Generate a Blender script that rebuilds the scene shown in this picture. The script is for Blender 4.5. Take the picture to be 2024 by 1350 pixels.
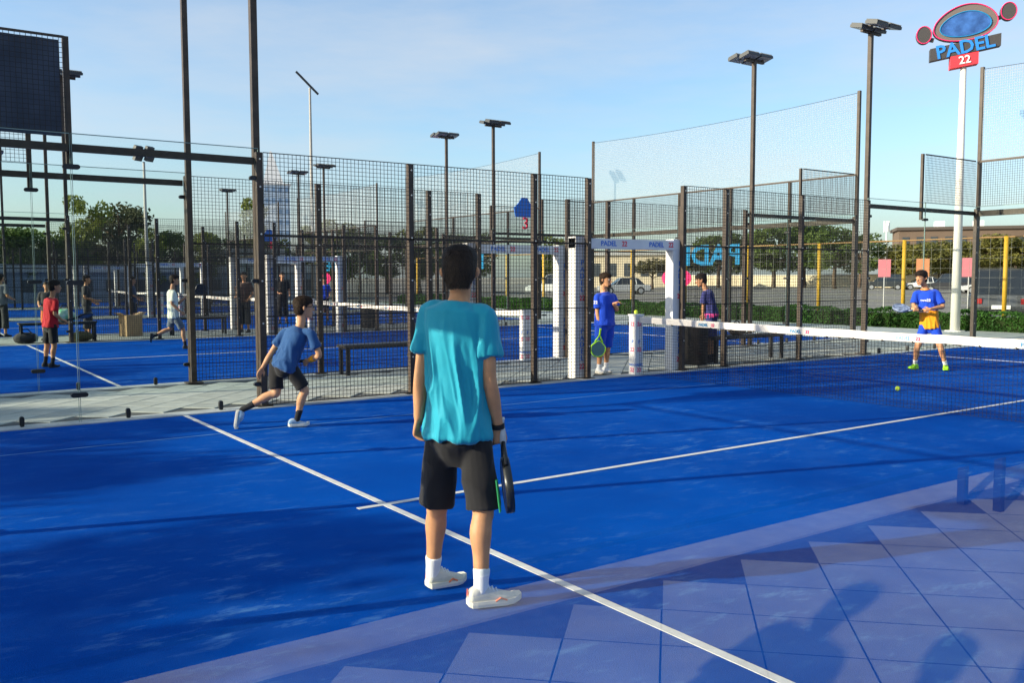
import bpy, bmesh, math, random
import numpy as np
from mathutils import Vector, Matrix, noise
random.seed(7); rng = np.random.default_rng(7)
S = bpy.context.scene
COL = S.collection
for o in list(bpy.data.objects): bpy.data.objects.remove(o)

# ------------------------------------------------------------------ camera
CAM = Vector((0.2953, -0.4317, 1.5402)); YAW, PITCH, ROLL, FPX = 0.95919, -0.07139, -0.00229, 1784.07
cd = bpy.data.cameras.new('camera'); cam = bpy.data.objects.new('camera', cd); COL.objects.link(cam)
f = Vector((math.cos(YAW)*math.cos(PITCH), math.sin(YAW)*math.cos(PITCH), math.sin(PITCH)))
r = Vector((math.sin(YAW), -math.cos(YAW), 0)); u = r.cross(f)
c_, s_ = math.cos(ROLL), math.sin(ROLL)
r, u = c_*r + s_*u, -s_*r + c_*u
M = Matrix((r, u, -f)).transposed().to_4x4(); M.translation = CAM; cam.matrix_world = M
cd.sensor_width = 36; cd.lens = 36*FPX/2024; cd.clip_start = 0.02; cd.clip_end = 3000
S.camera = cam

# ------------------------------------------------------------------ sky, sun, exposure
SUN_AZ = math.atan2(math.sin(math.radians(17)), -math.cos(math.radians(17)))   # towards the sun, from +x
SUN_EL = math.radians(20)
W = bpy.data.worlds.new('World'); S.world = W; W.use_nodes = True
nt = W.node_tree; bg = nt.nodes['Background']
sky = nt.nodes.new('ShaderNodeTexSky'); sky.sky_type = 'NISHITA'; sky.sun_disc = False
sky.sun_elevation = SUN_EL; sky.sun_rotation = math.pi/2 - SUN_AZ
sky.air_density = 1.0; sky.dust_density = 1.6; sky.ozone_density = 3.0
wt = nt.nodes.new('ShaderNodeTexCoord'); wm = nt.nodes.new('ShaderNodeMapping'); wm.inputs['Scale'].default_value = (1.2, 1.2, 5.5); nt.links.new(wt.outputs['Generated'], wm.inputs[0])
wn_ = nt.nodes.new('ShaderNodeTexNoise'); wn_.inputs['Scale'].default_value = 2.1; wn_.inputs['Detail'].default_value = 7; wn_.inputs['Roughness'].default_value = .58; nt.links.new(wm.outputs[0], wn_.inputs[0])
wr_ = nt.nodes.new('ShaderNodeMapRange'); wr_.inputs[1].default_value = .36; wr_.inputs[2].default_value = .80; wr_.inputs[4].default_value = .72; nt.links.new(wn_.outputs[0], wr_.inputs[0])
wx = nt.nodes.new('ShaderNodeMix'); wx.data_type = 'RGBA'; nt.links.new(wr_.outputs[0], wx.inputs[0]); nt.links.new(sky.outputs[0], wx.inputs[6]); wx.inputs[7].default_value = (3.0, 3.05, 3.3, 1)   # thin high cloud
nt.links.new(wx.outputs[2], bg.inputs[0]); bg.inputs[1].default_value = 0.148
sd = bpy.data.lights.new('sun', 'SUN'); sun = bpy.data.objects.new('sun', sd); COL.objects.link(sun)
sd.energy = 5.0; sd.angle = math.radians(0.55); sd.color = (1.0, 0.86, 0.66)
sv = Vector((math.cos(SUN_AZ)*math.cos(SUN_EL), math.sin(SUN_AZ)*math.cos(SUN_EL), math.sin(SUN_EL)))
sun.rotation_euler = sv.to_track_quat('Z', 'Y').to_euler()
S.view_settings.view_transform = 'Standard'; S.view_settings.look = 'None'
S.view_settings.exposure = 0.85; S.view_settings.gamma = 1; S.view_settings.use_curve_mapping = False
S.cycles.max_bounces = 8; S.cycles.transparent_max_bounces = 24

# ------------------------------------------------------------------ materials
MAT = {}
def L(c): return tuple(((v/12.92) if v <= .04045 else ((v+.055)/1.055)**2.4) for v in [x/255 for x in c])
def mat(name, col, rough=.7, spec=.3, metal=0, var=.0, vscale=6., bump=0., bscale=60., col2=None, rnd=0., sheen=0., coords='Object', stretch=None):
    if name in MAT: return MAT[name]
    m = bpy.data.materials.new(name); m.use_nodes = True; n = m.node_tree.nodes; l = m.node_tree.links
    b = n['Principled BSDF']; b.inputs['Roughness'].default_value = rough; b.inputs['Metallic'].default_value = metal
    b.inputs['Specular IOR Level'].default_value = spec; b.inputs['Base Color'].default_value = (*col, 1)
    if sheen: b.inputs['Sheen Weight'].default_value = sheen
    tc = n.new('ShaderNodeTexCoord'); src = tc.outputs[coords]
    if stretch:
        mp = n.new('ShaderNodeMapping'); mp.inputs['Scale'].default_value = stretch; l.new(src, mp.inputs['Vector']); src = mp.outputs[0]
    out = None
    if var or col2:
        t = n.new('ShaderNodeTexNoise'); t.inputs['Scale'].default_value = vscale; t.inputs['Detail'].default_value = 5; l.new(src, t.inputs['Vector'])
        rp = n.new('ShaderNodeMapRange'); rp.inputs[1].default_value = .3; rp.inputs[2].default_value = .7; l.new(t.outputs[0], rp.inputs[0])
        mx = n.new('ShaderNodeMix'); mx.data_type = 'RGBA'; l.new(rp.outputs[0], mx.inputs[0])
        c2 = col2 if col2 else tuple(min(1, v*(1+var)) for v in col); c1 = col if col2 else tuple(v*(1-var) for v in col)
        mx.inputs[6].default_value = (*c1, 1); mx.inputs[7].default_value = (*c2, 1); out = mx.outputs[2]
    if rnd:
        oi = n.new('ShaderNodeObjectInfo'); mr = n.new('ShaderNodeMapRange'); mr.inputs[3].default_value = 1-rnd; mr.inputs[4].default_value = 1+rnd
        l.new(oi.outputs['Random'], mr.inputs[0]); hs = n.new('ShaderNodeHueSaturation'); l.new(mr.outputs[0], hs.inputs['Value'])
        if out: l.new(out, hs.inputs['Color'])
        else: hs.inputs['Color'].default_value = (*col, 1)
        out = hs.outputs[0]
    if out: l.new(out, b.inputs['Base Color'])
    if bump:
        t2 = n.new('ShaderNodeTexNoise'); t2.inputs['Scale'].default_value = bscale; t2.inputs['Detail'].default_value = 3; l.new(src, t2.inputs['Vector'])
        bp = n.new('ShaderNodeBump'); bp.inputs['Strength'].default_value = bump; bp.inputs['Distance'].default_value = .01
        l.new(t2.outputs[0], bp.inputs['Height']); l.new(bp.outputs[0], b.inputs['Normal'])
    MAT[name] = m; return m

def glass_mat():
    m = bpy.data.materials.new('clear_glass'); m.use_nodes = True; n = m.node_tree.nodes; l = m.node_tree.links
    t = n.new('ShaderNodeBsdfTransparent'); t.inputs[0].default_value = (.955, .975, .968, 1)
    n.remove(n['Principled BSDF']); l.new(t.outputs[0], n['Material Output'].inputs['Surface']); return m
GLASS = glass_mat()

def turf_mat():
    m = bpy.data.materials.new('blue_turf'); m.use_nodes = True; n = m.node_tree.nodes; l = m.node_tree.links
    b = n['Principled BSDF']; b.inputs['Roughness'].default_value = .85; b.inputs['Specular IOR Level'].default_value = .02
    b.inputs['Sheen Weight'].default_value = .0
    tc = n.new('ShaderNodeTexCoord'); src = tc.outputs['Object']
    def noise_(scale, detail, lo, hi, st=(1, 1, 1), rot=0, rough=.55):
        mp = n.new('ShaderNodeMapping'); mp.inputs['Scale'].default_value = st; mp.inputs['Rotation'].default_value = (0, 0, rot); l.new(src, mp.inputs[0])
        t = n.new('ShaderNodeTexNoise'); t.inputs['Scale'].default_value = scale; t.inputs['Detail'].default_value = detail; t.inputs['Roughness'].default_value = rough
        l.new(mp.outputs[0], t.inputs[0])
        q = n.new('ShaderNodeMapRange'); q.inputs[1].default_value = lo; q.inputs[2].default_value = hi; l.new(t.outputs[0], q.inputs[0]); return q.outputs[0]
    def mul(a, bb):
        q = n.new('ShaderNodeMath'); q.operation = 'MULTIPLY'; l.new(a, q.inputs[0])
        if isinstance(bb, float): q.inputs[1].default_value = bb
        else: l.new(bb, q.inputs[1])
        return q.outputs[0]
    def mix(fac, a, bcol):
        q = n.new('ShaderNodeMix'); q.data_type = 'RGBA'; l.new(fac, q.inputs[0])
        if isinstance(a, tuple): q.inputs[6].default_value = (*a, 1)
        else: l.new(a, q.inputs[6])
        q.inputs[7].default_value = (*bcol, 1); return q.outputs[2]
    base = mix(noise_(.45, 4, .35, .7), (.0004, .050, .300), (.0006, .088, .450))      # pile lean and wear
    base = mix(mul(noise_(160, 2, .35, .65), .5), base, (.0003, .034, .22))         # single blades
    # loose silica sand lying in drifts and scuffs on the pile
    area = noise_(.30, 4, .36, .56)
    sc = noise_(4.5, 10, .535, .70, (.75, 2.0, 1), .95, .72)
    sand = mul(mul(mul(area, sc), noise_(.9, 4, .36, .58)), .62)
    base = mix(sand, base, (.11, .27, .53))
    haze = mul(noise_(2.2, 6, .45, .8, (1, 1, 1), 0, .65), mul(area, .16)) 
    base = mix(haze, base, (.06, .20, .52))
    l.new(base, b.inputs['Base Color'])
    t2 = n.new('ShaderNodeTexNoise'); t2.inputs['Scale'].default_value = 220; t2.inputs['Detail'].default_value = 2; l.new(src, t2.inputs[0])
    bp = n.new('ShaderNodeBump'); bp.inputs['Strength'].default_value = .6; bp.inputs['Distance'].default_value = .008
    l.new(t2.outputs[0], bp.inputs['Height']); l.new(bp.outputs[0], b.inputs['Normal'])
    return m
TURF = turf_mat()
STEEL = mat('dark_painted_steel', (.050, .035, .026), .5, .35, var=.3, vscale=9)
BLACK = mat('black_plastic', (.012, .012, .014), .45, .4)
WIRE = mat('black_coated_wire', (.022, .020, .019), .5, .3)
EDGE = mat('glass_edge', (.16, .24, .22), .25, .5)
KERB = mat('pale_concrete', (.40, .42, .42), .9, .2, var=.15, vscale=5, bump=.2, bscale=90)
PAVER = mat('grey_paver', (.36, .38, .35), .9, .2, var=.12, vscale=4, bump=.25, bscale=130, rnd=.09)
JOINT = mat('paver_joint_sand', (.10, .105, .105), .95, .1, var=.2, vscale=12)
PAD = mat('white_padding', (.66, .65, .64), .5, .35, var=.08, vscale=3, bump=.35, bscale=9)
WHITE = mat('white_line', (.60, .59, .57), .9, .1, var=.1, vscale=14, bump=.3, bscale=200)
BAND = mat('white_net_band', (.62, .58, .54), .8, .2, bump=.15, bscale=50)
NETB = mat('black_net_cord', (.012, .013, .016), .8, .2)
NETG = mat('grey_ball_net_cord', (.30, .33, .35), .8, .2)
FABRIC = mat('dark_windscreen_fabric', (.07, .088, .125), .9, .1, var=.25, vscale=3, bump=.4, bscale=8)
BLUEP = mat('blue_print', L((38, 110, 200)), .6, .3)
CYANP = mat('cyan_print', L((22, 128, 178)), .5, .3)
PINKP = mat('pink_print', L((230, 45, 110)), .5, .3)
REDP = mat('red_print', L((225, 45, 75)), .5, .3)
WHITEP = mat('white_print', (.8, .8, .8), .6, .3)

# ------------------------------------------------------------------ mesh helpers
class MB:
    def __init__(s): s.v = []; s.f = []; s.m = []; s.cur = 0
    def add(s, vs, fs):
        k = len(s.v); s.v += [tuple(x) for x in vs]; s.f += [tuple(i+k for i in q) for q in fs]; s.m += [s.cur]*len(fs); return s
    def box(s, x0, x1, y0, y1, z0, z1):
        return s.add([(x, y, z) for z in (z0, z1) for x, y in ((x0, y0), (x1, y0), (x1, y1), (x0, y1))],
                     [(3, 2, 1, 0), (4, 5, 6, 7), (0, 1, 5, 4), (1, 2, 6, 5), (2, 3, 7, 6), (3, 0, 4, 7)])
    def bar(s, a, b, w, h=None, up=(0, 0, 1)):
        a, b = Vector(a), Vector(b); h = h or w; d = (b-a).normalized(); up = Vector(up)
        if abs(d.dot(up)) > .98: up = Vector((1, 0, 0))
        x = d.cross(up).normalized()*w/2; y = x.cross(d).normalized()*h/2
        return s.add([p+q for p in (a, b) for q in (-x-y, x-y, x+y, -x+y)],
                     [(0, 1, 2, 3), (7, 6, 5, 4), (1, 0, 4, 5), (2, 1, 5, 6), (3, 2, 6, 7), (0, 3, 7, 4)])
    def loft(s, rings, close=True):
        n = len(rings[0]); vs = [p for R in rings for p in R]; fs = []
        for i in range(len(rings)-1):
            for j in range(n):
                a, b = i*n+j, i*n+(j+1) % n; fs.append((a, b, b+n, a+n))
        if close:
            fs.append(tuple(range(n-1, -1, -1))); k = (len(rings)-1)*n; fs.append(tuple(range(k, k+n)))
        return s.add(vs, fs)
    def cyl(s, a, b, r0, r1=None, n=12):
        a, b = Vector(a), Vector(b); r1 = r0 if r1 is None else r1; d = (b-a).normalized()
        x = d.orthogonal().normalized(); y = d.cross(x)
        return s.loft([[c+(x*math.cos(t)+y*math.sin(t))*q for t in [k*2*math.pi/n for k in range(n)]] for c, q in ((a, r0), (b, r1))])
    def tube(s, pts, r, n=8):
        pts = [Vector(p) for p in pts]; rr = r if isinstance(r, (list, tuple)) else [r]*len(pts); rings = []; x = None
        for i, p in enumerate(pts):
            d = (pts[min(i+1, len(pts)-1)]-pts[max(i-1, 0)]).normalized()
            x = (d.orthogonal() if x is None else x-d*x.dot(d)).normalized(); y = d.cross(x)
            rings.append([p+(x*math.cos(t)+y*math.sin(t))*rr[i] for t in [k*2*math.pi/n for k in range(n)]])
        return s.loft(rings)
    def sphere(s, c, rx, ry=None, rz=None, nu=12, nv=8):
        ry = ry or rx; rz = rz or rx; c = Vector(c); rings = []
        for i in range(1, nv):
            ph = math.pi*i/nv; rings.append([c+Vector((rx*math.sin(ph)*math.cos(t), ry*math.sin(ph)*math.sin(t), -rz*math.cos(ph))) for t in [k*2*math.pi/nu for k in range(nu)]])
        return s.loft(rings)
    def prism(s, poly, h0, h1, plane='xy'):
        n = len(poly)
        P = {'xy': lambda a, b, h: (a, b, h), 'xz': lambda a, b, h: (a, h, b), 'yz': lambda a, b, h: (h, a, b)}[plane]
        return s.loft([[P(a, b, h) for a, b in poly] for h in (h0, h1)])
    def mesh(s, name, mats, smooth=False):
        me = bpy.data.meshes.new(name); me.from_pydata(s.v, [], s.f)
        for m in (mats if isinstance(mats, (list, tuple)) else [mats]): me.materials.append(m)
        if any(s.m): me.polygons.foreach_set('material_index', s.m)
        bm = bmesh.new(); bm.from_mesh(me); bmesh.ops.recalc_face_normals(bm, faces=bm.faces); bm.to_mesh(me); bm.free()
        if smooth: me.polygons.foreach_set('use_smooth', [True]*len(me.polygons))
        me.update(); return me
    def build(s, name, mats, parent=None, smooth=False, **k):
        return put(name, s.mesh(name, mats, smooth), parent, **k)
def put(name, me, parent=None, loc=None, rot=None, scale=None, stuff=False):
    o = bpy.data.objects.new(name, me); COL.objects.link(o)
    if parent is not None: o.parent = parent
    if loc is not None: o.location = loc
    if rot is not None: o.rotation_euler = rot if isinstance(rot, (tuple, list)) else (0, 0, rot)
    if scale is not None: o.scale = scale if isinstance(scale, (tuple, list)) else (scale,)*3
    if stuff: o['kind'] = 'stuff'
    return o
def thing(name, label, cat, loc=(0, 0, 0), rot=0, group=None):
    o = put(name, None, None, loc, rot); return tag(o, label, cat, group)
def tag(o, label, cat, group=None):
    o['label'] = label; o['category'] = cat
    if group: o['group'] = group
    return o
def structure(o): o['kind'] = 'structure'; return o
def copy_tree(o, parent=None, loc=None, rot=None, label=None, group=None, scale=None):
    c = o.copy(); COL.objects.link(c); c.parent = parent
    if loc is not None: c.location = loc
    if rot is not None: c.rotation_euler = (0, 0, rot)
    if scale is not None: c.scale = scale if isinstance(scale, (tuple, list)) else (scale,)*3
    if label: c['label'] = label
    if group: c['group'] = group
    for ch in list(KIDS.get(o.name, o.children)): copy_tree(ch, c)
    return c
KIDS = {}
def text_mesh(txt, size, mt, extrude=.004, mirror=False, align='CENTER', shear=0, bold=.012):
    cu = bpy.data.curves.new('t', 'FONT'); cu.body = txt; cu.size = size; cu.extrude = extrude; cu.align_x = align; cu.align_y = 'CENTER'; cu.resolution_u = 2; cu.shear = shear; cu.offset = size*bold
    o = bpy.data.objects.new('t', cu); COL.objects.link(o); dg = bpy.context.evaluated_depsgraph_get()
    me = bpy.data.meshes.new_from_object(o.evaluated_get(dg)); bpy.data.objects.remove(o); bpy.data.curves.remove(cu)
    me.materials.clear(); me.materials.append(mt)
    if mirror: me.transform(Matrix.Scale(-1, 4, (1, 0, 0))); me.flip_normals()
    return me

# ------------------------------------------------------------------ ground, courts, paths
def sheet(name, x0, x1, y0, y1, z, m, th=.05): return MB().box(x0, x1, y0, y1, z-th, z).build(name, m)
GROUND = mat('dusty_ground', (.30, .265, .22), .95, .1, var=.15, vscale=.4, bump=.3, bscale=20)
ASPH = mat('sunbaked_asphalt', (.20, .185, .165), .9, .2, var=.18, vscale=.25, bump=.3, bscale=40)
structure(sheet('ground', -600, 1500, -600, 1500, -.012, GROUND, .2))
structure(sheet('parking_lot', 27.3, 111.8, -60, 220, -.006, ASPH, .003))
COURTS = [0, 13, 26, 39, 52]
REFLINE = mat('reflected_line_tint', (.05, .16, .42), .95, .05, col2=(.14, .28, .52), vscale=5)  # pale tint for a reflection painted onto the turf
for Y in [-13]+COURTS:
    t = structure(sheet('court_turf', .14, 19.86, Y+.14, Y+9.86, 0, TURF, .004)); t.name = 'court_turf'
    for nm, a in (('service_line', (3.025, 3.075, Y+.14, Y+9.86)), ('service_line', (16.925, 16.975, Y+.14, Y+9.86)), ('centre_line', (2.85, 17.15, Y+4.975, Y+5.025))):
        z = .004 if nm == 'service_line' else .0045
        MB().box(a[0], a[1], a[2], a[3], .001, z).build(nm, WHITE, t)
    for q in (8.45,): MB().box(.14, 19.86, Y+q-.008, Y+q+.008, .0005, .0028).build('painted_reflection', REFLINE, t)  # thin strip imitating a court line mirrored in the glass
    kb = MB(); kb.box(-.12, 20.12, Y-.12, Y+.14, -.01, .012); kb.box(-.12, 20.12, Y+9.86, Y+10.12, -.01, .012)
    kb.box(-.12, .14, Y+.14, Y+9.86, -.01, .012); kb.box(19.86, 20.12, Y+.14, Y+9.86, -.01, .012)
    structure(kb.build('kerb', KERB))
def paver_mesh(s, th=.03, bev=.006):
    h = s/2-.004; i = h-bev
    rings = [[(-h, -h, -th), (h, -h, -th), (h, h, -th), (-h, h, -th)], [(-h, -h, -bev), (h, -h, -bev), (h, h, -bev), (-h, h, -bev)], [(-i, -i, 0), (i, -i, 0), (i, i, 0), (-i, i, 0)]]
    return MB().loft([[Vector(p) for p in R] for R in rings]).mesh('paver', PAVER)
PS = .41; pv = paver_mesh(PS)
for gi, y0 in enumerate((10.12, 23.12, 36.12, 49.12, -2.88)):
    y1 = y0+2.76
    base = structure(sheet('footpath', -6, 30 if y0 > 0 else 12, y0+.003, y1-.003, .0, JOINT, .008))
    base.location.z = -.001
    mbj = MB(); rest = []
    d = PS*math.sqrt(2)
    for i in range(-60, 130):
        for j in range(0, 2):
            for kk in range(-1, 6):
                x = i*d + j*d/2; y = y0+.08+d/2 + kk*d + j*d/2
                if y-d/2 < y0 or y+d/2 > y1+.02 or x < -5.5 or x > (29 if y0 > 0 else 11): continue
                rest.append((x, y))
    if gi == 0:
        vis = sorted([q for q in rest if .9 < q[0] < 20], key=lambda q: (q[0]-CAM.x)**2+(q[1]-CAM.y)**2)[:300]
        vs = set(vis)
        for x, y in vis:
            put('paver', pv, base, (x, y, .011+random.uniform(-.0015, .0015)), (random.uniform(-.002, .002), random.uniform(-.002, .002), math.pi/4))
        rest = [q for q in rest if q not in vs]
    for x, y in rest:
        h = PS/math.sqrt(2)-.006; z = .010
        mbj.add([(x-h, y, z), (x, y-h, z), (x+h, y, z), (x, y+h, z)], [(0, 1, 2, 3)])
    o = mbj.build('paver_field', PAVER, base, stuff=True)
apron = structure(sheet('apron', 20.12, 25.1, -4, 62, .002, KERB, .01))
# ------------------------------------------------------------------ court enclosures
WR = .0025
def wires(x0, x1, z0, z1, sx=.05, sz=.05, r=WR, plane='xz', at=0.):
    m = MB()
    def w(a0, a1, b0, b1):
        if plane == 'xz': m.box(a0, a1, at-r, at+r, b0, b1)
        else: m.box(at-r, at+r, a0, a1, b0, b1)
    n = max(1, round((x1-x0)/sx)); k = max(1, round((z1-z0)/sz))
    for i in range(n+1):
        x = x0+(x1-x0)*i/n; w(x-r, x+r, z0, z1)
    for j in range(k+1):
        z = z0+(z1-z0)*j/k; m2 = r
        if plane == 'xz': m.box(x0, x1, at+.6*r, at+2.2*r, z-m2, z+m2)
        else: m.box(at+.6*r, at+2.2*r, x0, x1, z-m2, z+m2)
    return m
def pane(mbname, x0, x1, z0, z1, parent, plane='xz', at=0., edges=True):
    g = .006; t = .006
    b = lambda M, a0, a1, t0, t1, c0, c1: M.box(a0, a1, at+t0, at+t1, c0, c1) if plane == 'xz' else M.box(at+t0, at+t1, a0, a1, c0, c1)
    p = b(MB(), x0+g, x1-g, -t, t, z0, z1).build('glass_pane', GLASS, parent)
    e = MB()
    b(e, x0+g, x0+g+.004, -t-.001, t+.001, z0, z1); b(e, x1-g-.004, x1-g, -t-.001, t+.001, z0, z1); b(e, x0+g, x1-g, -t-.001, t+.001, z1-.0005, z1+.008)
    e.build('pane_edge', EDGE, p)
    return p
def mirror_glass():
    gm = bpy.data.materials.new('reflective_glass'); gm.use_nodes = True; n = gm.node_tree.nodes; l = gm.node_tree.links; n.remove(n['Principled BSDF'])
    gt = n.new('ShaderNodeBsdfTransparent'); gt.inputs[0].default_value = (.97, .985, .98, 1); gg = n.new('ShaderNodeBsdfGlossy'); gg.inputs['Roughness'].default_value = 0
    gf = n.new('ShaderNodeFresnel'); gf.inputs[0].default_value = 2.5; ge = n.new('ShaderNodeNewGeometry'); gi_ = n.new('ShaderNodeMath'); gi_.operation = 'SUBTRACT'; gi_.inputs[0].default_value = 1; l.new(ge.outputs['Backfacing'], gi_.inputs[1])
    gk = n.new('ShaderNodeMath'); gk.operation = 'MULTIPLY'; l.new(gf.outputs[0], gk.inputs[0]); l.new(gi_.outputs[0], gk.inputs[1]); gx = n.new('ShaderNodeMixShader'); l.new(gk.outputs[0], gx.inputs[0]); l.new(gt.outputs[0], gx.inputs[1]); l.new(gg.outputs[0], gx.inputs[2]); l.new(gx.outputs[0], n['Material Output'].inputs[0]); return gm
RGLASS = mirror_glass()
def two_tier(x0, x1, parent):
    """the near wall: one pane split so that only its lower part reflects"""
    m = MB(); m.box(x0+.006, x1-.006, -.006, .006, .012, 1.368); m.m = [1, 1, 0, 1, 1, 1]  # added split: only this lower tier reflects, the pane is one sheet
    m.build('pane_reflective_part', [RGLASS, GLASS], parent)
    MB().box(x0+.006, x1-.006, -.006, .006, 1.369, 3.04).build('pane_clear_part', GLASS, parent)
def pill(c, wdt, hgt, th, plane='xz'):
    pts = []; rr = hgt/2
    for k in range(7): a = -math.pi/2+math.pi*k/6; pts.append((wdt/2-rr+rr*math.cos(a), rr*math.sin(a)))
    for k in range(7): a = math.pi/2+math.pi*k/6; pts.append((-wdt/2+rr+rr*math.cos(a), rr*math.sin(a)))
    return MB().prism([(c[0]+a, c[2]+b) for a, b in pts], c[1]-th/2, c[1]+th/2, plane)
def post(x, parent, h=3.0, w=.072, base=.0):
    m = MB(); m.box(x-w/2, x+w/2, -w/2, w/2, base, base+h); m.box(x-.09, x+.09, -.075, .075, .011, .022)
    o = m.build('post', STEEL, parent)
    b = MB()
    for z in (.5, 1.0, 1.5, 2.05, 2.6, 2.92):
        if z < h: b.cyl((x, -w/2-.012, z), (x, -w/2+.001, z), .011, n=6)
    b.build('bolt', BOLT, o, stuff=True); return o
BOLT = mat('zinc_bolt', (.55, .53, .5), .4, .5, metal=.6)

def side_wall(name, label, Y, inside, pads=True, near=False):
    """a long side of a court cage, local y = 0 on the glass line; inside = -1 when the court lies towards -y"""
    W = thing(name, label, 'court wall', (0, Y, 0), 0, 'long side walls of the courts')
    for a, b in ((0, 2), (2, 4), (16, 18), (18, 20)):
        if near: two_tier(a, b, W)
        else: pane('p', a, b, .012, 3.04, W)
    for a, b in ((0, 3.95), (16.05, 20)):
        MB().box(a, b, .012, .062, 2.86, 2.94).build('beam', STEEL, W)
    for x in (6, 8, 9, 11, 12, 14): post(x, W)
    post(4, W, w=.075); post(16, W, w=.075); post(20, W, 3.0)
    for a, b in ((4, 6), (6, 8), (8, 9), (11, 12), (12, 14), (14, 16)):
        p = wires(a+.04, b-.04, .03, 3.0, at=-.046*1).build('mesh_panel', WIRE, W, stuff=True)
    for a, b in ((4.05, 8.955), (11.045, 15.95)):
        for z, hh in ((2.03, .022), (1.08, .012), (3.0, .008), (.03, .012)):
            MB().box(a, b, -.036, -.012, z-hh/2, z+hh/2).build('rail', STEEL, W)
    for a, b in ((0, 2), (18, 20)):
        wires(a+.02, b-.02, 3.06, 4.02, at=.03).build('mesh_panel', WIRE, W, stuff=True)
        x = 2 if a == 0 else 18
        MB().box(x-.03, x+.03, .064, .115, 2.7, 4.05).build('post', STEEL, W)
        MB().box(a+.02, b-.02, .03, .045, 4.02, 4.045).build('rail', STEEL, W)
    for x in (2, 18):
        for z in (.3, 1.49, 2.70): pill((x, -.012*0, z), .17, .05, .05).build('glass_clamp', BLACK, W)
    for x in (4, 16):
        for z in (.28, 1.5, 2.70): pill((x+(-.06 if x == 4 else .06), 0, z), .11, .05, .05).build('glass_clamp', BLACK, W)
    for x in (.5, 1.45, 2.48, 3.49, 16.5, 17.5, 18.5, 19.5):
        pill((0, 0, 0), .11, .045, .045).build('glass_foot', BLACK, W, loc=(x, 0, .065), rot=(0, math.pi/2, 0))
    if pads:
        for x, sg in ((9, -1), (11, 1)):
            x0, x1 = (x-.24, x+.06) if sg < 0 else (x-.06, x+.20)
            if sg < 0: cx0, cx1 = x-.20, x+.05
            else: cx0, cx1 = x-.17, x+.10
            MB().box(cx0, cx1, .05, .22, .014, 2.14).build('post_pad', PAD, W)
            ft = MB()
        MB().box(8.80, 11.10, .045, .225, 1.97, 2.12).build('header_pad', PAD, W)
        # printing on the padding, on the court side
        for z, tx, mt in ((1.75, 'P', BLUEP), (1.65, 'A', BLUEP), (1.55, 'D', BLUEP), (1.45, 'E', BLUEP), (1.35, 'L', BLUEP), (1.22, '22', REDP), (.72, 'P', BLUEP), (.62, 'A', BLUEP), (.52, 'D', BLUEP), (.42, 'E', BLUEP), (.32, 'L', BLUEP), (.19, '22', REDP)):
            for x in (8.93, 10.98):
                put('print', TXT(tx, mt), W, (x, .046, z), (math.pi/2, 0, 0))
        for x in (9.45, 10.45):
            put('print', TXT('PADEL', BLUEP), W, (x, .041, 2.045), (math.pi/2, 0, 0)); put('print', TXT('22', REDP), W, (x+.32, .041, 2.045), (math.pi/2, 0, 0))
    return W
_T = {}
def TXT(t, m, size=.11):
    k = (t, m.name, size)
    if k not in _T: _T[k] = text_mesh(t, size, m, .002)
    return _T[k]

def back_wall(name, label, X, net=True):
    """a short end of a court, local x = 0 on the glass line, y 0..10"""
    W = thing(name, label, 'court wall', (X, 0, 0), 0, 'short end walls of the courts'); sg = 1 if X > 10 else -1
    for k in range(5): pane('p', 2*k, 2*k+2, .012, 3.04, W, 'yz', 0)
    MB().box(.012 if sg > 0 else -.04, .092 if sg > 0 else -.012, -.02, 10.02, 2.84 if sg > 0 else 2.90, 2.96 if sg > 0 else 2.94).build('beam', STEEL, W)
    for k in range(6):
        y = 2*k; x0 = .03*sg
        MB().box(min(x0, x0+.07*sg), max(x0, x0+.07*sg), y-.035+(.0), y+.035, .012, 4.02 if 0 < k < 5 else 6.05).build('post', STEEL, W)
    wires(.03, 9.97, 3.06, 4.0, plane='yz', at=.02*sg).build('mesh_panel', WIRE, W, stuff=True)
    MB().box(min(.03*sg, .06*sg), max(.03*sg, .06*sg), 0, 10, 4.0, 4.045).build('rail', STEEL, W)
    if net:
        m = MB(); r = .0036; n = 200
        sag = lambda t: -.10*4*t*(1-t)
        for i in range(n+1):
            y = .05+9.9*i/n; m.box(.05*sg-.001, .05*sg+.001, y-r, y+r, 4.05, 6.0+sag(i/n))
        for j in range(36):
            q = j/35
            for k in range(8):
                a, b = k/8, (k+1)/8
                za = 4.06+(1.94+sag(a))*q; zb = 4.06+(1.94+sag(b))*q
                m.bar((.052*sg, .05+9.9*a, za), (.052*sg, .05+9.9*b, zb), 2*r, 2*r)
        m.build('ball_net', NETG, W, stuff=True)
        m = MB(); m.tube([(.052*sg, .05+9.9*k/10, 6.0+sag(k/10)) for k in range(11)], .006, 5); m.build('net_cable', WIRE, W)
    for y in (2, 4, 6, 8):
        for z in (.3, 1.49, 2.70): pill((y, 0, z), .17, .05, .05, 'yz').build('glass_clamp', BLACK, W)
    return W
def place(n): return ('nearest', 'second', 'third', 'fourth', 'fifth')[n]
FAR = [(10, 0), (13, 1), (23, 1), (26, 2), (36, 2), (39, 3), (49, 3), (52, 4)]
names = {10: 'dark steel mesh and glass side wall behind the running boy', 13: 'dark mesh side wall across the footpath behind the long low bench',
         23: 'far mesh side wall of the second court behind the white-shirted player', 26: 'mesh side wall of the third court across the second footpath',
         36: 'far mesh side wall of the third court', 39: 'mesh side wall of the fourth court', 49: 'far mesh side wall of the fourth court', 52: 'hazy mesh side wall of the fifth court in the distance'}
w0 = side_wall('side_wall', names[10], 10, -1)
bpy.context.view_layer.update()
g = []
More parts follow.
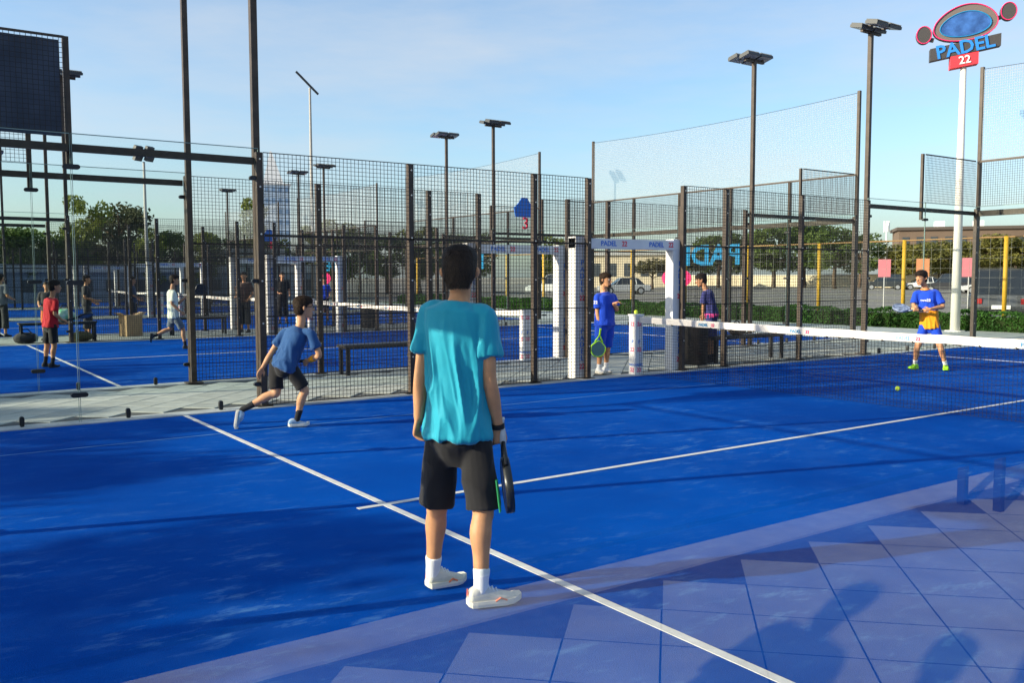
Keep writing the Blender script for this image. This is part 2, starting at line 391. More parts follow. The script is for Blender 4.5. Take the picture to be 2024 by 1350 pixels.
for j in range(9):
    g.append([Vector((.02+1.92*i/24, .10+.008*math.sin(i*1.7)+.006*math.sin(j*2.1+i*.6), 3.02+.99*j/8)) for i in range(25)])
vs = [p for R in g for p in R]; fs = [(j*25+i, j*25+i+1, j*25+i+26, j*25+i+25) for j in range(8) for i in range(24)]
fabo = MB().add(vs, fs).build('windscreen', FABRIC, w0, smooth=True)
proto = side_wall('side_wall', names[13], 13, 1)
bpy.context.view_layer.update()
for Y in (23, 26, 36, 39, 49, 52): copy_tree(proto, None, (0, Y, 0), None, names[Y])
# the near glass wall that the view looks through
nw = side_wall('side_wall', 'near clear glass side wall the view looks through', 0, 1, pads=False, near=True)
b20 = back_wall('end_wall', 'end wall of glass and tall grey net beside the white sign pole', 20)
b20.location.y = 0
bpy.context.view_layer.update()
lab20 = {13: 'end wall with tall pale net behind the mirrored blue lettering', 26: 'end wall with pale net to the left of the white door frames', 39: 'end wall with small pale net left of the brown post', 52: 'faint farthest end wall with net'}
for Y in COURTS[1:]: copy_tree(b20, None, (20, Y, 0), None, lab20[Y])
b0 = back_wall('end_wall', 'glass end wall beside the camera at the near end', 0, net=False)
SHADE_STRIP = []  # unseen cloth strip added to shade the near boy's head and upper back
for j in range(9): SHADE_STRIP.append([Vector((-.11+.010*math.sin(i*1.3)+.008*math.sin(j*1.9+i), 3.25+1.5*i/30, 2.25+.55*j/8+.015*math.sin(i*.7))) for i in range(31)])
MB().add([p for R in SHADE_STRIP for p in R], [(j*31+i, j*31+i+1, j*31+i+32, j*31+i+31) for j in range(8) for i in range(30)]).build('windscreen', FABRIC, None, True).parent = b0
bpy.context.view_layer.update()
for Y, lb in ((13, 'glass end wall of the second court at its near end'),): copy_tree(b0, None, (0, Y, 0), None, lb)

# lettering stuck on the outside of the end walls (read from the far side)
for n, Y in enumerate(COURTS[:4]):
    o = thing('glass_lettering', ['cyan lettering and pink numerals cut off by the frame edge', 'mirrored cyan letters and pink badge on glass beside the white door frame', 'small mirrored cyan letters and pink badge left of the brown post', 'tiny mirrored letters on the far glass'][n], 'lettering', (20.012, Y+5, 0), 0, 'lettering on the end glass')
    put('letters', text_mesh('PADEL', .80, CYANP, .003, bold=.03), o, (0, 0, 2.13), (math.pi/2, 0, math.pi/2), (1.22, 1, 1))
    pk = MB(); pk.prism([(.62*math.cos(a)*(1 if math.sin(a) < 0 else 1.0), .3*math.sin(a)) for a in [k*2*math.pi/24 for k in range(24)]], -.002, .002, 'yz')
    b = pk.build('badge', PINKP, o, loc=(.002, 1.05, 1.49)); put('numerals', text_mesh('22', .34, WHITEP, .003), b, (.004, 0, -.01), (math.pi/2, 0, math.pi/2))

# ------------------------------------------------------------------ nets
def net(name, label, Y):
    N = thing(name, label, 'net', (10, Y, 0), 0, 'nets across the courts')
    top = lambda y: .92-.04*math.sin(math.pi*min(max(y, 0), 10)/10)
    r = .0016
    m = MB(); n = 228
    for i in range(n+1):
        y = .02+9.96*i/n; m.box(-r, r, y-r, y+r, .015, top(y)-.05)
    for j in range(20):
        q = j/20
        for k in range(10):
            a, b = k, k+1; m.bar((.002, a, .02+(top(a)-.07)*q), (.002, b, .02+(top(b)-.07)*q), 2*r, 2*r)
    m.build('netting', NETB, N, stuff=True)
    rings = []
    for k in range(41):
        y = 10*k/40; z = top(y)+.003*math.sin(k*2.3)+.002*math.sin(k*5.1); w = .006*math.sin(k*1.9)
        rings.append([Vector((-.012+w, y, z-.095)), Vector((.012+w, y, z-.095)), Vector((.014+w, y, z-.02)), Vector((0, y, z)), Vector((-.014+w, y, z-.02))])
    bnd = MB().loft(rings).build('top_band', BAND, N)
    for y in (1.2, 2.6, 4.1, 5.5, 7.0, 8.6):
        put('print', TXT('PADEL', CYANP, .06), bnd, (-.0165, y, top(y)-.058), (math.pi/2, 0, -math.pi/2)); put('print', TXT('22', PINKP, .06), bnd, (-.0165, y-.18, top(y)-.058), (math.pi/2, 0, -math.pi/2))
    tie = MB()
    for k in range(1, 26): y = 10*k/26; tie.box(-.018, .018, y-.006, y+.006, top(y)-.112, top(y)-.088)
    tie.build('cable_tie', BLACK, N, stuff=True)
    for yy in (-.02, 10.02):
        p = MB().box(-.075, .075, yy-.075, yy+.075, .012, .93)
        p = p.build('net_post', PAD, N)
        MB().box(-.09, .09, yy-.09, yy+.09, .93, .955).build('post_cap', PAD, p)
        for z, t, mt in ((.80, '22', PINKP), (.52, 'P', BLUEP), (.40, '22', PINKP), (.16, 'PADEL', BLUEP), (.08, '22', PINKP)):
            put('print', TXT(t, mt, .06 if len(t) > 2 else .09), p, (0, yy-.077, z), (math.pi/2, 0, 0)); put('print', TXT(t, mt, .045 if len(t) > 2 else .09), p, (-.077, yy, z), (math.pi/2, 0, -math.pi/2))
    wn = MB().cyl((-.03, 10.13, .80), (.03, 10.13, .80), .045, n=12); wn.bar((-.035, 10.13, .8), (-.035, 10.13, .66), .015)
    wn.build('winch', BLACK, N)
    return N
n0 = net('court_net', 'black net with white top band across the nearest court', 0)
bpy.context.view_layer.update()
for n, Y in enumerate(COURTS[1:4]): copy_tree(n0, None, (10, Y, 0), None, ['black net with white band on the court across the footpath', 'white-topped net on the third court', 'white-topped net on the fourth court'][n])

# ------------------------------------------------------------------ floodlight masts
LED = mat('floodlight_glass', (.30, .30, .30), .25, .5)
LBODY = mat('floodlight_body', (.05, .055, .06), .5, .4)
def mast(label, x, y, face, h=6.25):
    T = thing('floodlight_mast', label, 'floodlight', (x, y, 0), 0, 'floodlight masts at the courts')
    m = MB(); m.box(-.038, .038, -.038, .038, .012, h); m.box(-.11, .11, -.11, .11, .012, .03); m.build('pole', STEEL, T)
    s = 1 if face > 0 else -1
    MB().box(-.30, .30, -.03, .03, h-.07, h-.02).build('crossbar', STEEL, T)
    for k, (dx, yy) in enumerate(((-.21, .26), (.21, .26), (-.21, -.06), (.21, -.06))):
        Lm = put('lamp_head', None, T, (dx, yy*s, h+.02), (math.radians(-14)*s, 0, 0))
        b = MB(); b.box(-.19, .19, -.13, .13, -.01, .045)
        for q in range(9): b.box(-.18+q*.042, -.168+q*.042, -.12, .12, .045, .075)
        b.build('housing', LBODY, Lm); MB().box(-.17, .17, -.115, .115, -.016, -.0101).build('lens', LED, Lm)
        MB().bar((0, -yy*s*.9, -.035), (0, 0, -.012), .04, .02).build('bracket', STEEL, Lm)
    return T
ml = {(4, 10): 'tall floodlight mast rising past the frame behind the running boy', (16.1, 10): 'floodlight mast beside the grey net with four lamp heads on top', (4, 13): 'tall dark mast across the footpath cut off at the top',
      (16.1, 13): 'floodlight mast in front of the big pale net', (4, 23): 'mast with lamp heads beside the dark windscreen', (16.1, 23): 'floodlight mast rising behind the near boy, right of the pair', (16.1, 26): 'floodlight mast rising behind the near boy, left of the pair',
      (4, 26): 'mast on the third court by the left edge', (16.1, 36): 'distant mast right of the twin lamps behind the mesh', (16.1, 39): 'distant mast left of the twin lamps behind the mesh', (16.1, 49): 'small distant mast left of the second court post', (4, 39): 'tiny mast at the left edge', (4, 36): 'small mast at the far left'}
for (x, y), lb in ml.items():
    mast(lb, x, y+(.09 if y % 13 == 10 else -.09), -1 if y % 13 == 10 else 1)
for (x, y, h, lb) in ((23.4, 54.9, 13.6, 'very tall distant mast with a slanting lamp row'), (13.9, 58.0, 8.6, 'pale mast with square lamp cluster above the trees')):
    T = thing('street_mast', lb, 'floodlight', (x, y, 0))
    MB().cyl((0, 0, 0), (0, 0, h), .13, .07).build('pole', mat('galvanised', (.30, .29, .27), .5, .5), T)
    for k in range(4): MB().box(-.5+.0*k, .5, -.12, .12, -.12, .12).build('lamp_head', LBODY, T, loc=(-.7+.35*k, 0, h+.75-.3*k), rot=(.3, .7, 0), scale=.55) if h > 10 else MB().box(-.3, .3, -.1, .1, -.2, .2).build('lamp_head', LBODY, T, loc=(-.33+.66*(k % 2), 0, h+.25+.5*(k//2)), rot=(.5, 0, .6))
# ------------------------------------------------------------------ people
def V(*a): return Vector(a)
def resample(pts, rad, n):
    """Catmull-Rom through the joints with radii"""
    P = [pts[0]*2-pts[1]]+list(pts)+[pts[-1]*2-pts[-2]]; R = [rad[0]]+list(rad)+[rad[-1]]; op, orr = [], []
    for i in range(1, len(P)-2):
        for k in range(n):
            t = k/n; a, b, c, d = P[i-1], P[i], P[i+1], P[i+2]
            op.append(.5*((2*b)+(c-a)*t+(2*a-5*b+4*c-d)*t*t+(3*b-a-3*c+d)*t**3)); w = t*t*(3-2*t); orr.append(R[i]*(1-w)+R[i+1]*w)
    op.append(pts[-1]); orr.append(rad[-1]); return op, orr
def limb(mb, pts, rad, n=4, seg=14, flat0=False, flat1=False, squash=1.0, side=None):
    p, rr = resample([Vector(q) for q in pts], rad, n); rings = []; x = None
    if not flat0:
        d = (p[0]-p[1]).normalized(); q = rr[0]; p = [p[0]+d*q*.95, p[0]+d*q*.75]+p; rr = [q*.3, q*.68]+rr
    if not flat1:
        d = (p[-1]-p[-2]).normalized(); q = rr[-1]; p = p+[p[-1]+d*q*.75, p[-1]+d*q*.95]; rr = rr+[q*.68, q*.3]
    for i in range(len(p)):
        d = (p[min(i+1, len(p)-1)]-p[max(i-1, 0)]).normalized()
        if x is None: x = (side if side is not None and abs(side.dot(d)) < .95 else d.orthogonal())
        x = (x-d*x.dot(d)).normalized(); y = d.cross(x)
        rings.append([p[i]+x*math.cos(t)*rr[i]+y*math.sin(t)*rr[i]*squash for t in [k*2*math.pi/seg for k in range(seg)]])
    mb.loft(rings)
def oval(c, r_, f_, w, dp, n=20, back=None):
    out = []
    for k in range(n):
        t = 2*math.pi*k/n; s = math.sin(t); ss = abs(s)**.85*(1 if s > 0 else -1); cc = math.cos(t); cs = abs(cc)**.85*(1 if cc > 0 else -1)
        out.append(c+r_*cs*w+f_*ss*(dp if s > 0 or back is None else back))
    return out
def fuse(mb, name, m, voxel, smooth=6, disp=None, fac=.5):
    me = mb.mesh(name, m); o = bpy.data.objects.new(name, me); COL.objects.link(o)
    q = o.modifiers.new('r', 'REMESH'); q.mode = 'VOXEL'; q.voxel_size = voxel; q.adaptivity = 0
    if smooth: q = o.modifiers.new('s', 'SMOOTH'); q.factor = fac; q.iterations = smooth
    dg = bpy.context.evaluated_depsgraph_get(); me2 = bpy.data.meshes.new_from_object(o.evaluated_get(dg))
    bpy.data.objects.remove(o); bpy.data.meshes.remove(me); me2.name = name
    if disp:
        n = len(me2.vertices); co = np.empty(n*3, np.float32); me2.vertices.foreach_get('co', co); co = co.reshape(n, 3)
        no = np.empty(n*3, np.float32); me2.vertices.foreach_get('normal', no); no = no.reshape(n, 3)
        d = np.array([disp(Vector(c)) for c in co.tolist()], np.float32); co += no*d[:, None]; me2.vertices.foreach_set('co', co.ravel())
    me2.materials.clear(); me2.materials.append(m); me2.polygons.foreach_set('use_smooth', [True]*len(me2.polygons)); me2.update(); return me2
def hand(mb, w, d, palm, side, curl, k=1., thumb=1):
    """w wrist, d finger direction, palm = way the palm faces, side = towards the thumb"""
    d = d.normalized(); side = (side-d*side.dot(d)).normalized(); palm = d.cross(side) if palm is None else palm
    palm = (palm-d*palm.dot(d)-side*palm.dot(side)).normalized()
    c0, c1 = w, w+d*.085*k
    rings = []
    for t, a, b in ((-.2, .024, .019), (.1, .030, .016), (.5, .038, .016), (.9, .041, .014), (1.05, .036, .010)):
        c = c0+(c1-c0)*t; rings.append([c+side*math.cos(q)*a*k+palm*math.sin(q)*b*k for q in [i*2*math.pi/12 for i in range(12)]])
    mb.loft(rings)
    for i, (off, ln) in enumerate(((.029, .072), (.010, .080), (-.010, .075), (-.028, .058))):
        p = c1+side*off*k-d*.008*k; ang = curl*.55; pts = [p-d*.02*k, p]; dd = d
        for s, fr in enumerate((.42, .32, .26)):
            a = curl*(.75, 1.0, .8)[s]+i*.04; dd = (dd*math.cos(a)+palm*math.sin(a)).normalized(); pts.append(pts[-1]+dd*ln*fr*k)
        limb(mb, pts, [.0095*k, .0092*k, .0088*k, .008*k, .0068*k], 2, 8)
    b = c0+d*.018*k+side*.026*k
    t1 = (d*.62+side*.62+palm*.45*thumb).normalized(); t2 = (d*.8+side*.1+palm*.75*thumb*max(.3, curl)).normalized()
    limb(mb, [b-side*.01*k, b+t1*.032*k, b+t1*.032*k+t2*.030*k, b+t1*.032*k+t2*.052*k], [.0125*k, .0115*k, .010*k, .0075*k], 2, 8)

HEADP = [(0, .020, .058, .020), (.012, .036, .047, .038), (.04, .049, .028, .060), (.075, .060, .012, .078), (.11, .068, .003, .090), (.145, .073, -.001, .095), (.18, .071, -.004, .092), (.205, .059, -.006, .078), (.222, .041, -.006, .056), (.232, .018, -.006, .028)]
HAIRP = [(.040, .050, -.052, .036), (.07, .066, -.045, .052), (.10, .077, -.036, .068), (.135, .082, -.024, .086), (.158, .083, -.010, .102), (.19, .082, -.004, .105), (.213, .070, -.004, .091), (.231, .048, -.006, .062), (.241, .024, -.006, .032)]
def lerp(a, b, t): return a+(b-a)*t
_mc = [0]
def person(name, label, P, face, look, c, voxel=.009, k=1., pitch=0., girth=1., curlL=.45, curlR=.45, shirt_len=.0, sleeve=.8, short_len=.85, thumb=None, hd=None, group=None, folds=.008, handL=None, handR=None, loose=1., ears=True, face_on=True, socks=.09):
    """face: torso heading in degrees, 0 = away from the viewer, 90 = towards the viewer's right; joints are local metres"""
    J = {a: Vector(b) for a, b in P['J'].items()}
    T = thing(name, label, 'person', (*P['root'], 0), P['rot'], group)
    sk = c['skin']
    up = V(0, 0, 1)
    pc = (J['pL']+J['pR'])/2; sc = (J['sL']+J['sR'])/2; nk = J['neck']
    fw = V(math.sin(math.radians(face)), math.cos(math.radians(face)), 0)
    rt = fw.cross(up)
    def rows(spec):
        out = []
        sp = (sc-pc); 
        for t, w, dp, bk, off in spec:
            ctr = pc+sp*min(t, 1) if t <= 1 else sc+(nk-sc)*(t-1)
            ax = (sp if t <= 1 else lerp(sp.normalized(), (nk-sc).normalized(), .5)).normalized()
            r1 = (rt-ax*rt.dot(ax)).normalized(); f1 = ax.cross(r1).normalized()
            if f1.dot(fw) < 0 and abs(ax.z) > .3: f1 = -f1
            out.append(oval(ctr+f1*off*k, r1, f1, w*k*girth, dp*k*girth, 22, bk*k*girth))
        return out
    # ---- body: one continuous surface
    B = MB()
    B.loft(rows([(-.08, .08, .07, .08, 0), (0, .125, .085, .098, 0), (.25, .122, .085, .082, 0), (.5, .128, .092, .085, 0), (.8, .145, .10, .10, 0), (.97, .138, .08, .09, -.005), (1.2, .095, .06, .07, -.005), (1.45, .06, .05, .056, 0), (1.8, .050, .048, .052, 0)]))
    hu = up
    lk = V(math.sin(math.radians(look)), math.cos(math.radians(look)), 0)
    hf = (lk*math.cos(pitch)+up*math.sin(pitch)).normalized(); hr = hf.cross(up).normalized(); hu = hr.cross(hf).normalized()
    hk = (hd or k)
    chin = J['head']-hu*.118*hk
    H = lambda x, y, z: chin+hr*x*hk+hf*y*hk+hu*z*hk
    B.loft([[H(w*math.cos(t), cy+dy*math.sin(t), z) for t in [i*2*math.pi/20 for i in range(20)]] for z, w, cy, dy in HEADP])
    limb(B, [lerp(nk, sc, .3), nk+V(0, 0, .01), H(0, -.022, .06)], [.052*k*girth**.5, .052*k*girth**.5, .052*k*girth**.5], 4)
    limb(B, [H(0, .088, .122), H(0, .104, .094), H(0, .108, .082)], [.008*hk, .011*hk, .013*hk], 3, 8)      # nose
    B.sphere(H(0, .083, .048), .022*hk, .014*hk, .011*hk)
    if ears:
        for s in (-1, 1):
            limb(B, [H(s*.070, -.010, .085), H(s*.081, -.014, .10), H(s*.083, -.016, .122), H(s*.074, -.006, .13)], [.007*hk, .013*hk, .014*hk, .007*hk], 3, 8)
    for s in ('L', 'R'):
        sh, el, wr, hd_ = J['s'+s], J['e'+s], J['w'+s], J['h'+s]
        inn = lerp(sh, sc, .35)
        limb(B, [inn, sh-V(0, 0, .02*k), lerp(sh, el, .5), el, lerp(el, wr, .35), wr], [.036*k, .043*k, .040*k, .036*k, .037*k, .025*k], 4, 14)
        d = hd_-wr; hs = handL if s == 'L' else handR
        pal, sd_ = hs if hs else (rt*(1 if s == 'L' else -1), fw)
        hand(B, wr, d, Vector(pal), Vector(sd_), curlL if s == 'L' else curlR, k)
        hp, kn, an = J['p'+s], J['k'+s], J['a'+s]
        bk = (an-kn).cross((hp-kn)); cal = lerp(kn, an, .33)
        kdir = ((kn-lerp(hp, an, .5))); kdir = kdir.normalized() if kdir.length > .01 else fw
        limb(B, [hp+V(0, 0, .02), lerp(hp, kn, .45), kn, lerp(kn, an, .13)-kdir*.004*k, cal-kdir*.012*k, lerp(kn, an, .68)-kdir*.004, an], [.064*k*girth, .070*k*girth, .053*k, .050*k, .054*k, .040*k, .034*k], 4, 16)
    skin = c.get('skinmat') or SKIN(sk)
    put('body', fuse(B, 'body', skin, voxel, 5), T)
    # ---- face
    if face_on:
        for s in (-1, 1):
            e = MB().sphere(H(s*.031, .079, .121), .012*hk, .012*hk, .007*hk, 10, 6).build('eye', EYEW, T, True)
            MB().sphere(H(s*.031, .0885, .121), .006*hk, .004*hk, .006*hk, 8, 6).build('iris', EYEB, e, True)
            MB().tube([H(s*.014, .091, .136), H(s*.032, .088, .142), H(s*.050, .074, .137)], [.003*hk, .0045*hk, .002*hk], 6).build('eyebrow', c['hair'], T, True)
        MB().tube([H(-.024, .083, .052), H(-.01, .0965, .049), H(.01, .0965, .049), H(.024, .083, .052)], [.002*hk, .005*hk, .005*hk, .002*hk], 6).build('mouth', LIPS, T, True)
    # ---- hair
    hb = MB(); hv = c.get('hairvol', 1.)
    hb.loft([[H(w*hv*math.cos(t), (cy+dy*hv*math.sin(t)), z*1.0+(hv-1)*.05) for t in [i*2*math.pi/22 for i in range(22)]] for z, w, cy, dy in HAIRP])
    hn = lambda p: .0022*noise.noise(p*80)+.0045*noise.noise(p*26)
    hme = fuse(hb, 'hair', c['hair'], voxel*.8, 3, hn); put('hair', hme, T)
    # ---- shirt
    h = shirt_len; Sx = MB(); lo = loose; hw = ((J['pR']-J['pL']).length/2+.078*k*girth)/(k*girth)
    Sx.loft(rows([(-.04-h, max(.158*lo, hw+.003), .125*lo, .132*lo, .0), (.05, max(.156*lo, hw), .120*lo, .128*lo, 0), (.25, .154*lo, .114*lo, .116*lo, 0), (.5, .152*lo, .115*lo, .112*lo, 0), (.75, .160, .118, .118, 0), (.9, .166, .110, .116, -.003), (1.02, .160, .096, .108, -.006), (1.18, .132, .084, .095, -.008), (1.36, .098, .072, .082, -.008), (1.58, .068, .063, .069, -.005)]))
    for s in ('L', 'R'):
        sh, el = J['s'+s], J['e'+s]; inn = lerp(sh, sc, .45); ed = lerp(sh, el, sleeve)
        limb(Sx, [inn+V(0, 0, .0), sh-V(0, 0, .014*k), lerp(sh, el, sleeve*.55), ed], [.050*k, .057*k, .060*k*lo, .066*k*lo], 4, 18, flat1=True)
    seed = _mc[0]*13.7; _mc[0] += 1
    def fold(p):
        q = V(p.x*12+seed+p.z*1.5, p.y*12, p.z*2.6); a = noise.noise(q)
        b = noise.noise(V(p.x*5+seed, p.y*5, p.z*7+p.x*6)); z = min(1., max(0., (sc.z-.03-p.z)/.22))
        return (folds*(1.5*max(0, 1-abs(a)*3.2)+.7*b)+.35*folds*max(0, 1-abs(noise.noise(V(p.x*26+seed+p.z*4, p.y*26, p.z*5)))*3))*(.15+.85*z)-.0015
    sm = fuse(Sx, 'shirt', c['shirt'], voxel, int(7*.0075/voxel)+3, fold)
    if c.get('shirt2'):
        sm.materials.append(c['shirt2']); zc = pc.z+(sc.z-pc.z)*c.get('split', .3)
        sm.polygons.foreach_set('material_index', [1 if p.center.z < zc else 0 for p in sm.polygons])
    sh_o = put('shirt', sm, T)
    # ---- shorts
    Q = MB()
    Q.loft(rows([(-.24, .08, .06, .06, 0), (-.13, .125, .088, .096, 0), (-.05, .148, .104, .116, 0), (.05, .146, .106, .116, 0), (.2, .130, .092, .096, 0)]))
    for s in ('L', 'R'):
        hp, kn, an = J['p'+s], J['k'+s], J['a'+s]; d = (kn-hp); e = hp+d*short_len if short_len <= 1 else kn+(an-kn).normalized()*(short_len-1)*d.length
        pts = [hp+V(0, 0, .02*k), hp+d*.35, hp+d*min(.75, short_len*.8), e]
        limb(Q, pts, [.080*k*girth, .084*k*girth, .083*k*lo, .086*k*lo], 4, 18, flat1=True)
    seed2 = seed+5
    put('shorts', fuse(Q, 'shorts', c['shorts'], voxel, int(7*.0075/voxel)+2, lambda p: .6*folds*(1-abs(noise.noise(V(p.x*8+seed2, p.y*8, p.z*5)))*2.4)), T)
    # ---- shoes and socks
    for s in ('L', 'R'):
        he, to, an, kn = J['heel'+s], J['toe'+s], J['a'+s], J['k'+s]
        if c.get('grounded', True) and max(he.z, to.z) < .12: he.z = .008; to.z = .008
        if socks:
            so = MB(); sd1 = (kn-an).normalized(); limb(so, [an-sd1*.05, an, an+sd1*socks], [.036*k, .037*k, .042*k], 4, 14, flat1=True); put('sock', fuse(so, 'sock', c['sock'], max(.006, voxel*.7), 2), T)
        d = (to-he).normalized(); ln = max((to-he).length, .20*k); sdv = d.cross(up).normalized() if abs(d.z) < .9 else rt; nu = sdv.cross(d).normalized()
        if nu.z < 0 and abs(d.z) < .9: nu = -nu
        if abs(d.z) >= .5:
            nu = (kn-an); nu = (nu-d*nu.dot(d)).normalized(); sdv = d.cross(nu).normalized()
        SH = MB(); SO = MB(); ru, rs = [], []
        for t, w, h0 in ((-.06, .020, .060), (0, .034, .085), (.1, .038, .098), (.22, .040, .100), (.34, .041, .090), (.5, .044, .070), (.68, .047, .055), (.84, .042, .044), (.95, .030, .034), (1.02, .014, .024)):
            cpt = he+d*t*ln+nu*.012; hh = h0*k-.012
            ru.append([cpt+sdv*w*k*math.copysign(abs(math.cos(q))**.7, math.cos(q))+nu*(hh*.5+hh*.5*math.copysign(abs(math.sin(q))**.8, math.sin(q))) for q in [i*2*math.pi/16 for i in range(16)]])
            lift = .012*max(0, (t-.8)/.2)+.006*max(0, -t/.06)
            ws = (w+.004)*k
            rs.append([he+d*t*ln+sdv*a*ws+nu*(b+lift) for a, b in ((-1, .002), (1, .002), (1.04, .016), (1., .030), (-1., .030), (-1.04, .016))])
        SH.loft(ru); so_ = put('shoe', fuse(SH, 'shoe', c['shoe'], max(.005, voxel*.6), 3), T)
        SO.loft(rs).build('sole', c['sole'], so_)
        st = MB()
        for t, zt in ((.36, .092), (.44, .082), (.52, .072)):
            pp = he+d*t*ln+nu*(zt*k); st.tube([pp-sdv*.028*k-nu*.012, pp+nu*.004, pp+sdv*.028*k-nu*.012], .0035*k, 6)
        st.build('lace', c.get('lace', c['sole']), so_, stuff=True)
        if c.get('stripe'):
            m = MB()
            for sg in (-1, 1):
                m.tube([he+d*.45*ln+sdv*sg*.046*k+nu*.025, he+d*.55*ln+sdv*sg*.0475*k+nu*.040, he+d*.68*ln+sdv*sg*.050*k+nu*.027], .0045*k, 6)
            m.tube([he-d*.055*ln+nu*.05-sdv*.01, he-d*.062*ln+nu*.085, he-d*.055*ln+nu*.05+sdv*.01], .004*k, 6)
            m.build('shoe_trim', c['stripe'], so_, stuff=True)
    T['_'] = 0; del T['_']
    return T, H, dict(fw=fw, rt=rt, J=J, hr=hr, hf=hf, hu=hu)
def SKIN(col):
    nm = 'skin_%d_%d_%d' % tuple(int(x*1000) for x in col)
    if nm in MAT: return MAT[nm]
    m = mat(nm, col, .55, .35, var=.10, vscale=18, bump=.06, bscale=160); b = m.node_tree.nodes['Principled BSDF']
    b.inputs['Subsurface Weight'].default_value = .12; b.inputs['Subsurface Radius'].default_value = (.02, .008, .004); b.inputs['Subsurface Scale'].default_value = .4
    return m
EYEW = mat('eye_white', (.7, .68, .65), .3, .5); EYEB = mat('eye_brown', (.02, .012, .008), .2, .6); LIPS = mat('lips', (.34, .12, .10), .5, .4)
HAIRD = mat('black_hair', (.020, .012, .008), .55, .28, bump=.5, bscale=110, var=.4, vscale=60); HAIRB = mat('brown_hair', (.030, .017, .010), .65, .18, bump=.5, bscale=110)
def CL(name, col, bump=.25, rough=.8, sheen=.15): return mat(name, col, rough, .2, var=.05, vscale=9, bump=bump, bscale=320, sheen=sheen)
TEAL = CL('teal_sport_fabric', (.012, .30, .42), .2, .62); BLK = CL('black_sport_fabric', (.013, .012, .014)); NAVY = CL('navy_melange_fabric', (.016, .068, .20)); ROYAL = CL('royal_blue_fabric', (.008, .055, .48))
ORANGE = CL('orange_fabric', (.80, .30, .012)); RED = CL('red_fabric', (.42, .012, .022)); OFFW = CL('offwhite_fabric', (.62, .64, .55)); GREYS = CL('grey_shorts_fabric', (.10, .12, .15)); PLUM = CL('navy_plum_fabric', (.035, .04, .16)); PINKF = CL('pink_fabric', (.55, .05, .22)); DARK = CL('charcoal_fabric', (.03, .03, .035))
SOCKW = CL('white_sock', (.75, .74, .74)); SOCKB = CL('black_sock', (.014, .014, .017)); SHOEW = mat('cream_shoe', (.62, .59, .51), .6, .3, var=.06, vscale=30, bump=.2, bscale=200); SHOEG = mat('neon_shoe', (.35, .75, .02), .5, .3); SHOEB = mat('blue_white_shoe', (.55, .60, .66), .5, .3, col2=(.05, .22, .42), vscale=14); SHOED = mat('dark_shoe', (.03, .03, .04), .5, .3)
SOLEW = mat('white_sole', (.66, .62, .54), .7, .2); SOLED = mat('dark_sole', (.03, .03, .03), .7, .2); CORAL = mat('coral_trim', (.75, .20, .10), .6, .2); GREENT = mat('green_trim', (.03, .28, .10), .6, .2)
